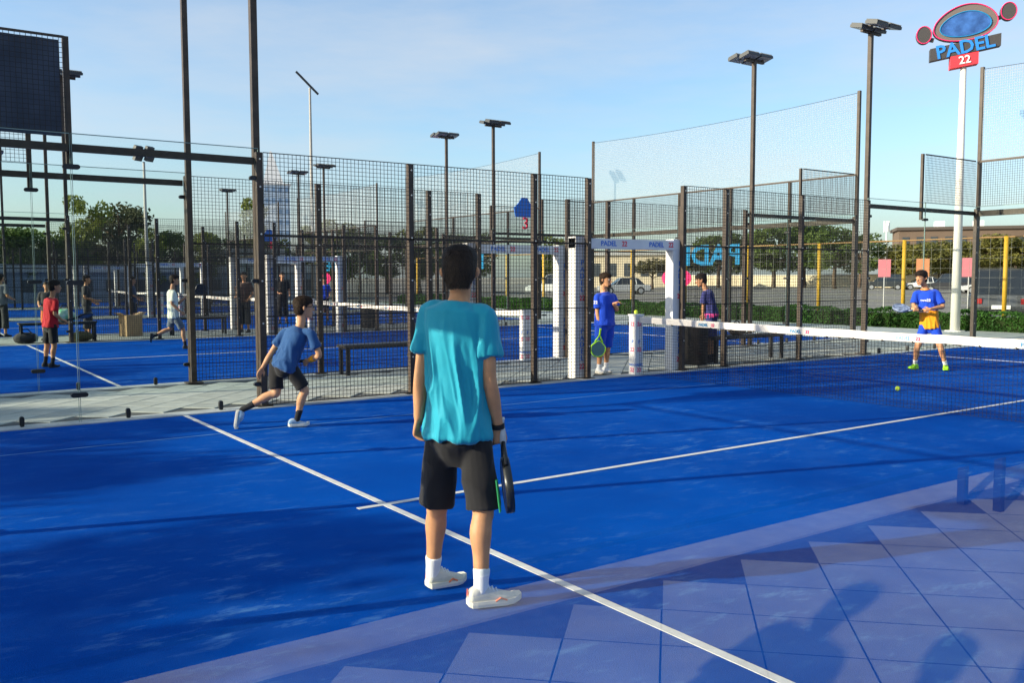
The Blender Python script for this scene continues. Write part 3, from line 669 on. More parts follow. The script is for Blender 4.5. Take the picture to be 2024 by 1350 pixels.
PEOPLE = {
'A': {'root': (2.545, 3.185), 'rot': -0.5565, 'J': {'head': (-0.009, 0.0, 1.57), 'neck': (-0.008, -0.0, 1.463), 'sL': (-0.152, 0.05, 1.386), 'sR': (0.105, -0.06, 1.37), 'eL': (-0.195, 0.03, 1.084), 'wL': (-0.212, 0.05, 0.867), 'hL': (-0.226, 0.07, 0.785), 'eR': (0.124, -0.07, 1.068), 'wR': (0.168, -0.02, 0.835), 'hR': (0.181, -0.0, 0.729), 'pL': (-0.101, 0.03, 0.781), 'pR': (0.055, -0.03, 0.785), 'kL': (-0.127, 0.06, 0.434), 'kR': (0.093, -0.06, 0.442), 'aL': (-0.151, 0.12, 0.11), 'aR': (0.081, -0.13, 0.119), 'heelL': (-0.172, 0.12, 0.013), 'toeL': (-0.012, 0.2, 0.018), 'heelR': (0.031, -0.15, 0.019), 'toeR': (0.262, -0.08, 0.01)}},
'B': {'root': (3.58, 8.47), 'rot': -0.3535, 'J': {'head': (0.297, 0.0, 1.237), 'neck': (0.269, -0.0, 1.071), 'sL': (0.112, 0.12, 0.984), 'sR': (0.359, -0.1, 0.982), 'eL': (-0.028, 0.1, 0.769), 'wL': (-0.122, 0.05, 0.619), 'hL': (-0.158, 0.05, 0.552), 'eR': (0.44, -0.12, 0.749), 'wR': (0.332, -0.02, 0.681), 'hR': (0.287, 0.03, 0.651), 'pL': (0.009, 0.05, 0.631), 'pR': (0.158, -0.05, 0.616), 'kL': (0.008, -0.0, 0.365), 'kR': (0.29, -0.05, 0.383), 'aL': (-0.29, 0.05, 0.214), 'aR': (0.215, -0.02, 0.099), 'heelL': (-0.389, 0.05, 0.186), 'toeL': (-0.418, 0.05, 0.0), 'heelR': (0.132, -0.02, 0.002), 'toeR': (0.331, -0.0, 0.001)}},
'C': {'root': (9.73, 10.48), 'rot': -0.7129, 'J': {'head': (0.028, -0.0, 1.492), 'neck': (-0.004, 0.02, 1.34), 'sL': (0.15, 0.12, 1.233), 'sR': (-0.098, -0.1, 1.238), 'eL': (0.207, 0.05, 1.017), 'wL': (0.156, -0.12, 1.119), 'hL': (0.227, -0.15, 1.144), 'eR': (-0.097, -0.12, 0.975), 'wR': (-0.056, -0.12, 0.759), 'hR': (-0.048, -0.12, 0.679), 'pL': (0.08, 0.06, 0.79), 'pR': (-0.041, -0.06, 0.796), 'kL': (0.058, 0.05, 0.386), 'kR': (-0.055, -0.07, 0.395), 'aL': (0.043, 0.06, 0.124), 'aR': (-0.069, -0.08, 0.105), 'heelL': (-0.005, 0.08, 0.081), 'toeL': (0.115, -0.05, 0.071), 'heelR': (-0.101, -0.05, 0.029), 'toeR': (0.011, -0.2, 0.021)}},
'D': {'root': (14.41, 7.72), 'rot': -1.0471, 'J': {'head': (-0.171, -0.06, 1.512), 'neck': (-0.106, 0.0, 1.346), 'sL': (0.061, 0.0, 1.281), 'sR': (-0.24, 0.0, 1.263), 'eL': (0.164, -0.06, 1.044), 'wL': (-0.028, -0.25, 1.007), 'hL': (-0.095, -0.27, 0.991), 'eR': (-0.272, -0.05, 1.056), 'wR': (-0.199, -0.25, 0.989), 'hR': (-0.251, -0.28, 0.997), 'pL': (0.046, 0.0, 0.735), 'pR': (-0.097, 0.0, 0.732), 'kL': (0.154, -0.1, 0.355), 'kR': (-0.206, -0.1, 0.343), 'aL': (0.221, 0.0, 0.117), 'aR': (-0.225, 0.0, 0.117), 'heelL': (0.224, 0.06, 0.037), 'toeL': (0.245, -0.16, 0.001), 'heelR': (-0.2, 0.05, 0.046), 'toeR': (-0.311, -0.12, -0.001)}},
'E': {'root': (12.36, 10.65), 'rot': -0.8278, 'J': {'head': (-0.162, -0.0, 1.483), 'neck': (-0.099, -0.0, 1.348), 'sL': (-0.001, 0.12, 1.239), 'sR': (-0.106, -0.12, 1.243), 'eL': (-0.017, 0.12, 1.058), 'wL': (-0.041, 0.05, 0.898), 'hL': (-0.066, 0.03, 0.836), 'eR': (-0.121, -0.12, 1.029), 'wR': (-0.127, -0.1, 0.868), 'hR': (-0.135, -0.1, 0.779), 'pL': (0.057, 0.08, 0.835), 'pR': (0.004, -0.08, 0.841), 'kL': (0.045, 0.08, 0.41), 'kR': (-0.008, -0.08, 0.42), 'aL': (0.049, 0.08, 0.084), 'aR': (-0.004, -0.08, 0.079), 'heelL': (0.058, 0.08, 0.039), 'toeL': (-0.039, 0.08, 0.019), 'heelR': (0.015, -0.08, 0.016), 'toeR': (-0.09, -0.08, 0.006)}},
'F': {'root': (2.65, 16.79), 'rot': -0.1359, 'J': {'head': (0.132, 0.0, 1.397), 'neck': (0.095, -0.0, 1.233), 'sL': (0.0, 0.12, 1.154), 'sR': (0.138, -0.12, 1.157), 'eL': (0.013, 0.12, 0.857), 'wL': (0.219, -0.0, 0.752), 'hL': (0.289, -0.02, 0.742), 'eR': (0.115, -0.12, 0.933), 'wR': (0.22, -0.1, 0.826), 'hR': (0.289, -0.1, 0.807), 'pL': (0.008, 0.07, 0.711), 'pR': (0.077, -0.07, 0.716), 'kL': (-0.019, 0.08, 0.37), 'kR': (0.089, -0.08, 0.377), 'aL': (-0.052, 0.08, 0.109), 'aR': (0.056, -0.08, 0.091), 'heelL': (-0.1, 0.08, 0.041), 'toeL': (0.016, 0.12, 0.024), 'heelR': (-0.001, -0.08, 0.016), 'toeR': (0.122, -0.04, -0.011)}},
'G': {'root': (5.54, 19.67), 'rot': -0.2552, 'J': {'head': (-0.01, 0.0, 1.496), 'neck': (-0.055, 0.0, 1.333), 'sL': (-0.099, 0.13, 1.223), 'sR': (-0.037, -0.13, 1.227), 'eL': (0.048, 0.15, 0.98), 'wL': (0.196, 0.12, 1.111), 'hL': (0.259, 0.12, 1.143), 'eR': (-0.074, -0.14, 0.989), 'wR': (0.104, -0.14, 0.803), 'hR': (0.184, -0.14, 0.736), 'pL': (-0.083, 0.07, 0.689), 'pR': (-0.021, -0.07, 0.693), 'kL': (-0.131, 0.07, 0.438), 'kR': (0.135, -0.07, 0.417), 'aL': (-0.46, 0.07, 0.292), 'aR': (0.167, -0.07, 0.088), 'heelL': (-0.53, 0.07, 0.338), 'toeL': (-0.545, 0.07, 0.164), 'heelR': (0.124, -0.07, 0.001), 'toeR': (0.289, -0.07, -0.015)}},
}
s1, s2, s3 = (.54, .275, .145), (.50, .245, .122), (.43, .215, .115)

# the boy at the glass, seen from behind
A, HA, iA = person('person', 'boy with teal shirt and black shorts standing with his back to the camera', PEOPLE['A'], 14, 8, dict(skin=s2, hair=HAIRD, shirt=TEAL, shorts=BLK, sock=SOCKW, shoe=SHOEW, sole=SOLEW, stripe=CORAL, lace=WHITEP, hairvol=1.0), voxel=.0055, k=.98, hd=1.0, pitch=.03, curlL=1.05, curlR=1.25, shirt_len=-.045, sleeve=.66, short_len=.98, folds=.013, handL=((1, 0, 0), (.2, .9, -.2)), handR=((-.35, .9, 0), (-.9, -.3, -.2)), socks=.062, loose=1.0, girth=.96)
# short hair standing out from the scalp
def strands(T, n_, l0, l1, lift, hm_, wd=.0008):
    hm = [o for o in T.children if o.name.startswith('hair')][0].data; n = len(hm.polygons); vs, fs = [], []
    for i in rng.choice(n, n_):
        p = hm.polygons[int(i)]; c0 = p.center; nn = p.normal
        down = Vector((rng.normal(0, .3), rng.normal(0, .3), -1)); t = (down-nn*down.dot(nn)); t = t.normalized() if t.length > .05 else nn.orthogonal()
        sdv = nn.cross(t).normalized(); ln = l0+(l1-l0)*rng.random(); k0 = len(vs)
        vs += [c0-sdv*wd, c0+sdv*wd, c0+t*ln+nn*(.0005+lift*rng.random())]; fs.append((k0, k0+1, k0+2))
    MB().add(vs, fs).build('hair_strand', hm_, T, stuff=True)
strands(A, 14000, .008, .016, .0045, HAIRD)
strands(A, 5000, .010, .020, .006, mat('hair_pale_brown', (.055, .033, .020), .5, .3), .0007)  # lighter brown strands mixed in for texture
J = iA['J']
m = MB(); e = J['wR']; d = (J['hR']-J['wR']).normalized()
wb = MB(); limb(wb, [e-d*.012, e+d*.012], [.0305, .0305], 2, 14, True, True); wb.build('wristband', BLK, A, True)
# green piping on the shorts leg
hp, kn = J['pR'], J['kR']
for off in (0, .022):
    q = iA['rt']*.092-iA['fw']*(.03+off); st = MB(); st.tube([lerp(hp, kn, .55)+q, lerp(hp, kn, .78)+q, lerp(hp, kn, .99)+q], .0035, 6); st.build('piping', GREENT, A)

B_, HB, iB = person('person', 'boy in navy shirt and black shorts lunging across the court', PEOPLE['B'], 62, 78, dict(skin=s1, hair=HAIRB, shirt=NAVY, shorts=BLK, sock=SOCKB, shoe=SHOEB, sole=SOLEW), voxel=.0075, k=.86, hd=.98, girth=1.0, shirt_len=.0, sleeve=.68, short_len=.86, curlL=.35, curlR=1.2, folds=.010, handR=((0, 1, 0), (0, 0, 1)))
gl = MB(); gl.tube([HB(-.078, -.01, .125), HB(-.066, .07, .125), HB(-.03, .097, .122), HB(0, .10, .126), HB(.03, .097, .122), HB(.066, .07, .125), HB(.078, -.01, .125)], .004, 6)
for s in (-1, 1): gl.tube([HB(s*.033+.02*math.cos(q), .098, .121+.014*math.sin(q)) for q in [i*math.pi/5 for i in range(11)]], .0025, 5)
tag(gl.build('glasses', BLACK, None), 'dark framed glasses on the lunging boy in navy', 'glasses').matrix_world = Matrix.Translation((*PEOPLE['B']['root'], 0)) @ Matrix.Rotation(PEOPLE['B']['rot'], 4, 'Z')
wb = MB(); e = iB['J']['eR']; w_ = iB['J']['wR']; limb(wb, [lerp(e, w_, .45), lerp(e, w_, .85)], [.036, .031], 2, 12, True, True); wb.build('wristband', ORANGE, B_, True)

C_, HC, iC = person('person', 'smiling man in royal blue kit standing in the gap by the net post', PEOPLE['C'], 128, 118, dict(skin=s2, hair=HAIRB, shirt=ROYAL, shorts=ROYAL, sock=SOCKW, shoe=mat('white_shoe', (.7, .7, .7), .5, .3), sole=SOLEW), voxel=.009, k=.98, hd=.98, girth=1.16, shirt_len=.02, sleeve=.75, short_len=.92, curlR=1.2, handL=((0, 0, -1), (0, -1, .3)), socks=.05)
bd = MB(); bd.sphere(HC(0, .066, .022), .042, .034, .022); put('beard', fuse(bd, 'beard', HAIRB, .006, 2), C_)
put('sleeve_print', text_mesh('22', .07, WHITEP, .002), C_, (iC['J']['sR']+V(-.03, -.085, -.10)), (math.pi/2, 0, -.4))
D_, HD, iD = person('person', 'boy in blue and orange shirt waiting with a racket beyond the net', PEOPLE['D'], 194, 212, dict(skin=s2, hair=HAIRD, shirt=ROYAL, shirt2=ORANGE, split=.46, shorts=ROYAL, sock=SOCKW, shoe=SHOEG, sole=SHOEG, lace=BLACK, hairvol=1.06), voxel=.0085, k=.93, hd=1.0, girth=.98, shirt_len=.06, sleeve=.8, short_len=.72, pitch=-.1, curlL=1.1, curlR=1.1, handL=((0, .5, .5), (0, 0, 1)), handR=((0, .5, .5), (0, 0, 1)), socks=.05)
q = iD['fw']; jj = iD['J']; mid = (jj['sL']+jj['sR'])/2
col = MB(); col.tube([jj['neck']+iD['rt']*.068*math.cos(a)+q*(.068*math.sin(a)+.004)+V(0, 0, -.022-.012*math.sin(a)) for a in [i*math.pi/8 for i in range(17)]], .007, 6); col.build('collar', ORANGE, D_, True)
for tx, sz, dx, dz in (('PADEL', .035, .0, -.13), ('22', .06, .075, -.125), ('PADEL 22', .042, .0, -.31)):
    put('print', text_mesh(tx, sz, WHITEP, .002), D_, mid+q*.136+iD['rt']*(-dx)+V(0, 0, dz), (math.pi/2, 0, math.atan2(q.x, -q.y)))
E_, HE, iE = person('person', 'stooping boy in navy and pink kit behind the net by the black bin', PEOPLE['E'], 275, 268, dict(skin=s3, hair=HAIRD, shirt=PLUM, shirt2=PINKF, split=.12, shorts=PLUM, sock=SOCKB, shoe=SHOED, sole=SOLED), voxel=.0095, k=.95, hd=.98, pitch=-.25, curlL=.9, curlR=1.1)
F_, HF, iF = person('person', 'boy in red shirt and dark shorts on the court across the path', PEOPLE['F'], 62, 75, dict(skin=s3, hair=HAIRD, shirt=RED, shorts=BLK, sock=SOCKB, shoe=SHOED, sole=SOLED), voxel=.0095, k=.86, hd=.95, curlL=1.0, curlR=1.0)
G_, HG, iG = person('person', 'running boy in off-white shirt and grey shorts beyond the dark post', PEOPLE['G'], 80, 86, dict(skin=s3, hair=HAIRD, shirt=OFFW, shorts=GREYS, sock=SOCKB, shoe=SHOED, sole=SOLED), voxel=.0095, k=.9, hd=.96, curlL=.9, curlR=.9)
for T_, m_ in ((B_, HAIRB), (C_, HAIRB), (D_, HAIRD), (E_, HAIRD), (F_, HAIRD), (G_, HAIRD)): strands(T_, 2600, .014, .028, .010, m_, .0016)
# distant players, standing easy
def standing(root, hgt, heading, seed):
    k = hgt/1.70; rr = random.Random(seed); a = .04*rr.uniform(-1, 1)
    dv = Vector((root[0]-CAM.x, root[1]-CAM.y, 0)).normalized(); rot = math.atan2(-dv.x, dv.y); h = math.radians(heading); fx, fy = math.sin(h), math.cos(h); rx, ry = fy, -fx
    Pn = lambda r_, f_, z: (r_*rx*k+f_*fx*k, r_*ry*k+f_*fy*k, z*k); el = .12+.1*rr.random()
    Jn = dict(head=Pn(0, .02, 1.585), neck=Pn(0, 0, 1.43), sL=Pn(-.165, 0, 1.37), sR=Pn(.165, 0, 1.37), eL=Pn(-.22, -.02, 1.10), eR=Pn(.22, -.02, 1.10), wL=Pn(-.20, el, .93), wR=Pn(.16, el+.08, 1.0), hL=Pn(-.17, el+.08, .89), hR=Pn(.1, el+.15, 1.02),
              pL=Pn(-.085, 0, .88), pR=Pn(.085, 0, .88), kL=Pn(-.10, .03+a, .48), kR=Pn(.10, .03-a, .48), aL=Pn(-.11, 0+a, .10), aR=Pn(.11, 0-a, .10), heelL=Pn(-.11, -.05+a, .0), toeL=Pn(-.13, .18+a, 0), heelR=Pn(.11, -.05-a, 0), toeR=Pn(.13, .18-a, 0))
    return dict(root=root, rot=rot, J=Jn)
far = [((4.7, 25.0), 1.62, 95, 'far dark-clothed player seen through the net left of the white-shirted runner', DARK, DARK), ((6.6, 28.6), 1.58, 100, 'far player half hidden behind the runner in off-white', CL('slate_fabric', (.05, .07, .12)), DARK),
       ((8.7, 24.6), 1.70, 200, 'far standing figure in dark trousers left of the brown post', CL('brown_fabric', (.08, .05, .045)), DARK), ((11.4, 28.8), 1.72, 170, 'far figure in black holding a white bag behind the mesh', BLK, BLK),
       ((13.2, 29.5), 1.55, 190, 'far boy in royal blue shirt behind the mesh', ROYAL, BLK), ((2.9, 26.4), 1.66, 40, 'far figure in grey near the left edge', CL('steel_fabric', (.12, .13, .15)), DARK), ((3.7, 24.4), 1.45, 190, 'far child in orange shorts behind the red-shirted boy', DARK, CL('rust_fabric', (.5, .12, .03)))]
for i, (rt_, hg, hd_, lb, a, b) in enumerate(far):
    person('person', lb, standing(rt_, hg, hd_, i), hd_, hd_, dict(skin=s3, hair=HAIRD, shirt=a, shorts=b, sock=SOCKB, shoe=SHOED, sole=SOLED), voxel=.013, k=hg/1.70, short_len=1.6 if i in (0, 2, 3, 5) else .9, group='players on the far courts', socks=0)

for i, (rt_, hg, lb) in enumerate((((-.22, -.78), 1.72, 'bystander outside the glass whose shadow crosses the paving'), ((-.32, -.22), 1.66, 'second bystander outside the glass, nearer the court'))):
    person('person', lb, standing(rt_, hg, 20, 30+i), 20, 20, dict(skin=s3, hair=HAIRD, shirt=DARK, shorts=DARK, sock=SOCKB, shoe=SHOED, sole=SOLED), voxel=.014, k=hg/1.70, short_len=1.6, group='bystanders', socks=0)
# ------------------------------------------------------------------ rackets and balls
def racket(label, loc, axis, normal, frame, facem, grip, thick=.038, s=1.):
    """loc = top of grip (butt), axis = towards the head"""
    a = Vector(axis).normalized(); nrm = Vector(normal); nrm = (nrm-a*nrm.dot(a)).normalized(); x = nrm.cross(a).normalized()
    T = thing('padel_racket', label, 'racket', loc); T.rotation_euler = Matrix((x, nrm, a)).transposed().to_euler()
    g = MB(); g.loft([[V(.016*math.cos(t)*q, .018*math.sin(t)*q, z) for t in [i*2*math.pi/10 for i in range(10)]] for z, q in ((0, 1.15), (.012, 1.1), (.014, .95), (.06, 1), (.125, .95))]); g.build('grip', grip, T, True)
    out = []
    for i in range(40):
        t = 2*math.pi*i/40-math.pi/2; w = .128; hh = .135; cx = w*math.cos(t); cz = .325+hh*math.sin(t)
        if math.sin(t) < -.3: cx *= 1-.35*(-math.sin(t)-.3)/.7
        out.append((cx, cz))
    fr = MB(); n = len(out); rings = []
    for i in range(n):
        x0, z0 = out[i]; cx, cz = 0, .325; sx, sz = x0-cx, z0-cz; l_ = math.hypot(sx, sz); sx /= l_; sz /= l_
        rings.append([V(x0-sx*.016, -thick/2, z0-sz*.016), V(x0-sx*.002, -thick/2, z0-sz*.002), V(x0, 0, z0), V(x0-sx*.002, thick/2, z0-sz*.002), V(x0-sx*.016, thick/2, z0-sz*.016)])
    fr.loft(rings+[rings[0]], close=False).build('frame', frame, T, True)
    th = MB()
    for s_ in (-1, 1): th.tube([(0.006*s_, 0, .115), (.03*s_, 0, .16), (.065*s_, 0, .215)], [.011, .012, .013], 8)
    th.build('throat', frame, T, True)
    fc = MB(); c = .0085
    for i in range(-16, 17):
        for j in range(-18, 19):
            px, pz = i*c, .325+j*c
            ww = .122*math.sqrt(max(0, 1-(j*c/.130)**2)); ww *= (1-.3*max(0, -j*c/.13-.3)/.7)
            if abs(px)+c/2 > ww: continue
            if i % 3 == 0 and j % 3 == 0 and abs(i) <= 9 and abs(j) <= 10: continue
            fc.box(px-c/2, px+c/2, -thick/2+.002, thick/2-.002, pz-c/2, pz+c/2)
    fc.build('face', facem, T, stuff=True)
    return T
def world(P, v): return Matrix.Translation((*P['root'], 0)) @ Matrix.Rotation(P['rot'], 4, 'Z') @ Vector(v)
def wdir(P, v): return Matrix.Rotation(P['rot'], 3, 'Z') @ Vector(v)
DKC = mat('dark_carbon', (.015, .016, .018), .35, .5); GRIPW = mat('white_grip', (.6, .6, .58), .8, .2, bump=.4, bscale=40); NEON = mat('neon_green', (.38, .78, .03), .4, .4); TEALF = mat('teal_face', (.10, .22, .24), .5, .4); PALEB = mat('pale_blue_face', (.30, .38, .55), .5, .4, col2=(.06, .08, .14), vscale=25)
pA = PEOPLE['A']; wr, hh = Vector(pA['J']['wR']), Vector(pA['J']['hR'])
ctr = lerp(wr, hh, .72)+V(.012, -.01, 0)
ax = Vector((.10, -.02, -1)).normalized()
racket('dark padel racket hanging edge-on from the hand of the boy in teal', world(pA, ctr-ax*.115), wdir(pA, ax), wdir(pA, (1, .05, .1)), DKC, DKC, GRIPW)
pC = PEOPLE['C']; hh = Vector(pC['J']['hR'])
racket('neon green and teal padel racket held low by the man in royal blue', world(pC, hh+V(0, -.06, .05)), wdir(pC, (-.12, .05, -1)), wdir(pC, (.35, -1, 0)), NEON, TEALF, NEON)
pD = PEOPLE['D']; hh = Vector(pD['J']['hR'])
racket('pale blue and dark padel racket held level beyond the net', world(pD, hh+V(.12, .03, -.015)), wdir(pD, (-1, -.06, .12)), wdir(pD, (.1, -.45, 1)), PALEB, PALEB, BLACK)
pE = PEOPLE['E']; racket('black padel racket held down by the stooping boy', world(pE, Vector(pE['J']['hR'])+V(.03, 0, .06)), wdir(pE, (-.45, 0, -1)), wdir(pE, (1, -1, 0)), DKC, DKC, BLACK)
pF = PEOPLE['F']; racket('dark padel racket held forward by the red-shirted boy', world(pF, Vector(pF['J']['hR'])+V(-.02, .03, 0)), wdir(pF, (1, .1, .25)), wdir(pF, (0, .3, 1)), DKC, DKC, BLACK)
pG = PEOPLE['G']; racket('dark padel racket in the hand of the running boy in off-white', world(pG, Vector(pG['J']['hL'])+V(-.02, .03, 0)), wdir(pG, (1, .3, .5)), wdir(pG, (0, 1, .3)), DKC, DKC, BLACK)
pB = PEOPLE['B']; racket('dark padel racket hidden in front of the lunging boy', world(pB, Vector(pB['J']['hR'])+V(.05, .02, .03)), wdir(pB, (-1, .6, -.1)), wdir(pB, (0, .3, 1)), DKC, DKC, BLACK)
BALL = mat('felt_ball', (.55, .72, .06), .9, .1, bump=.5, bscale=300)
def ball(label, loc):
    b = MB().sphere((0, 0, 0), .0325, nu=20, nv=14).build('padel_ball', BALL, None, True, loc=loc); tag(b, label, 'ball')
    sm = MB(); sm.tube([(.0325*math.cos(t), .0325*math.sin(t)*math.cos(.6*math.sin(2*t)), .0325*math.sin(t)*math.sin(.6*math.sin(2*t))) for t in [i*2*math.pi/24 for i in range(25)]], .0009, 4); sm.build('seam', WHITEP, b); return b
ball('yellow ball resting on top of the white net post', (10, 10.02, .988))
ball('yellow ball lying on the turf just beyond the net', (11.44, 6.45, .034))
# ------------------------------------------------------------------ benches, bins, bags on the paths
def bench(label, x, y, ln=1.7, rot=0):
    T = thing('bench', label, 'bench', (x, y, .011), rot, 'low black benches on the footpaths')
    MB().box(0, ln, -.16, .16, .44, .475).build('seat', mat('dark_seat_board', (.05, .045, .042), .5, .4, var=.2, vscale=8), T)
    MB().box(.03, ln-.03, -.14, .14, .41, .438).build('frame', BLACK, T)
    for xx in (.06, ln-.06):
        for yy in (-.12, .12): MB().box(xx-.025, xx+.025, yy-.025, yy+.025, 0, .409).build('leg', BLACK, T)
    return T
bench('low black bench on the path left of the boy in teal', 6.18, 12.62, 1.75)
bench('black bench mirrored in the near glass', 6.15, -2.62, 1.7)
bench('low black bench half hidden behind the boy in teal', 6.25, 10.42, 1.3)
bench('black bench behind the net right of the bin', 12.25, 10.58, 1.9)
bench('black bench with bags behind the red-shirted boy', 2.95, 23.55, 1.7)
bench('small black bench by the carton on the second path', 6.6, 24.4, 1.5)
def bin_(label, x, y):
    T = thing('litter_bin', label, 'bin', (x, y, .011))
    m = MB(); n = 20; rg = []
    for z, r_ in ((0, .20), (.02, .215), (.62, .235), (.66, .24), (.67, .225)): rg.append([V(r_*math.cos(t), r_*math.sin(t), z) for t in [i*2*math.pi/n for i in range(n)]])
    m.loft(rg).build('drum', mat('black_bin', (.014, .012, .011), .6, .3, var=.3, vscale=5), T, True)
    MB().cyl((0, 0, .665), (0, 0, .70), .205, .19, 20).build('lid', BLACK, T); return T
bin_('black drum litter bin beside the white door frame', 11.95, 10.62)
bin_('small black litter bin on the second footpath', 12.4, 24.4)
def bag(label, x, y, z, c, sx=.4, sy=.22, sz=.24, rot=0):
    T = thing('sports_bag', label, 'bag', (x, y, z), rot)
    b = MB(); b.sphere((0, 0, sz*.48), sx*.55, sy*.6, sz*.52); limb(b, [V(-sx*.3, 0, sz*.4), V(sx*.3, 0, sz*.4)], [sz*.42, sz*.42], 3)
    put('pouch', fuse(b, 'pouch', c, .012, 3, lambda p: .012*noise.noise(p*9)), T)
    MB().tube([(-sx*.25, 0, sz*.9), (-sx*.1, .02, sz*1.25), (sx*.1, .02, sz*1.25), (sx*.25, 0, sz*.9)], .012, 6).build('handle', BLACK, T, True)
bag('brown bag lying on the bench behind the net', 13.0, 10.58, .487, CL('tan_bag', (.22, .13, .07)), .36, .2, .2)
bag('green and white bag on the bench behind the red-shirted boy', 3.95, 23.55, .487, mat('green_white_bag', (.6, .65, .66), .6, .3, col2=(.06, .45, .16), vscale=7), .42, .25, .32)
bag('black bag under the bench at the left', 3.1, 23.5, .012, DARK, .5, .28, .26)
bag('olive bag under the bench at the left', 4.3, 23.5, .012, CL('olive_bag', (.14, .12, .05)), .5, .28, .24)
T = thing('carton', 'upright brown cardboard carton with open flaps on the second path', 'box', (5.7, 24.75, .012), .3)
CARD = mat('cardboard', (.36, .25, .15), .9, .1, var=.08, vscale=6)
MB().box(-.22, .22, -.2, .2, 0, .55).build('box_body', CARD, T); 
for sx in (-1, 1): MB().bar((sx*.22, 0, .55), (sx*.36, 0, .62), .4, .006, (0, 0, 1)).build('flap', CARD, T)
# court number sign on the second court's wall
T = thing('court_sign', 'blue panel with red numeral 3 hanging on the mesh', 'sign', (9.92, 12.90, 0))
pts = [(-.20, 2.62), (.20, 2.62), (.23, 2.78), (.12, 2.88), (.06, 2.97), (-.06, 2.97), (-.12, 2.88), (-.23, 2.78)]
MB().prism(pts, -.012, .0, 'xz').build('panel', BLUEP, T); put('numeral', text_mesh('3', .30, REDP, .006), T, (.03, -.004, 2.50), (math.pi/2, 0, 0))
T = thing('court_sign', 'small blue and red court sign by the left mast', 'sign', (9.92, 25.90, 0))
MB().prism(pts, -.012, .0, 'xz').build('panel', BLUEP, T); put('numeral', text_mesh('4', .30, REDP, .006), T, (.03, -.004, 2.50), (math.pi/2, 0, 0))
# ------------------------------------------------------------------ tall sign pole
T = thing('sign_pole', 'white pole carrying a blue and red padel sign high above the hedge', 'sign', (24.8, 13.03, 0))
CREAM = mat('cream_paint', (.74, .71, .64), .5, .4, var=.04, vscale=3)
MB().cyl((0, 0, 0), (0, 0, 7.25), .13, .075, 20).build('pole', CREAM, T, True)
MB().cyl((0, 0, 0), (0, 0, .03), .26, n=20).build('base_plate', CREAM, T)
rz = math.radians(-52); DKB = mat('sign_casing', (.06, .055, .055), .5, .4); SKYB = mat('sign_blue', L((45, 130, 215)), .45, .4)
hd_ = put('sign_head', None, T, (0, 0, 0), (0, 0, rz))
def slab(pts, d0, d1): return MB().prism(pts, d0, d1, 'xz')
slab([(-.86, 7.42), (.88, 7.72), (.88, 8.05), (-.86, 7.75)], -.12, .12).build('letter_board', DKB, hd_)
slab([(-.35, 7.18), (.34, 7.28), (.34, 7.60), (-.35, 7.50)], -.15, .15).build('number_board', mat('sign_red', L((225, 60, 70)), .5, .4), hd_)
put('letters', text_mesh('PADEL', .50, SKYB, .01, bold=.02), hd_, (0, -.135, 7.735), (math.pi/2, math.radians(-9.8), 0))
put('numerals', text_mesh('22', .30, WHITEP, .008), hd_, (0, -.165, 7.39), (math.pi/2, math.radians(-8), 0))
# plain stand-in for the emblem above the lettering: a dark board with a blue shield
ov = lambda w, h, zc: [(w*math.cos(a)*(1-.18*math.sin(a)), zc+h*math.sin(a)+.10*math.cos(a)*w) for a in [i*2*math.pi/32 for i in range(32)]]
slab(ov(.78, .48, 8.40), -.10, .10).build('emblem_board', mat('emblem_casing', (.16, .13, .12), .6, .3), hd_)
slab(ov(.62, .33, 8.36), -.115, -.1005).build('emblem_panel', mat('emblem_blue', L((62, 108, 178)), .5, .3, col2=L((40, 74, 130)), vscale=5), hd_)
for w_, h_, zc_ in ((.78, .48, 8.40), (.62, .33, 8.36)):
    q_ = [V(a, -.118, b) for a, b in ov(w_, h_, zc_)]; MB().tube(q_+[q_[0]], .014, 6).build('neon_outline', PINKP if w_ > .7 else CYANP, hd_)
for x, z in ((-1.02, 8.15), (1.05, 8.62)):
    m = MB(); m.prism([(x+.20*math.cos(a), z+.24*math.sin(a)) for a in [i*2*math.pi/20 for i in range(20)]], -.08, .08, 'xz'); sdsk = m.build('side_disc', DKB, hd_); q_ = [V(x+.19*math.cos(a), -.085, z+.23*math.sin(a)) for a in [i*2*math.pi/20 for i in range(21)]]; MB().tube(q_, .012, 6).build('neon_outline', PINKP, sdsk)
    MB().bar((x*.75, 0, z-.15), (x*.95, 0, z-.1), .1, .1).build('disc_arm', DKB, hd_)
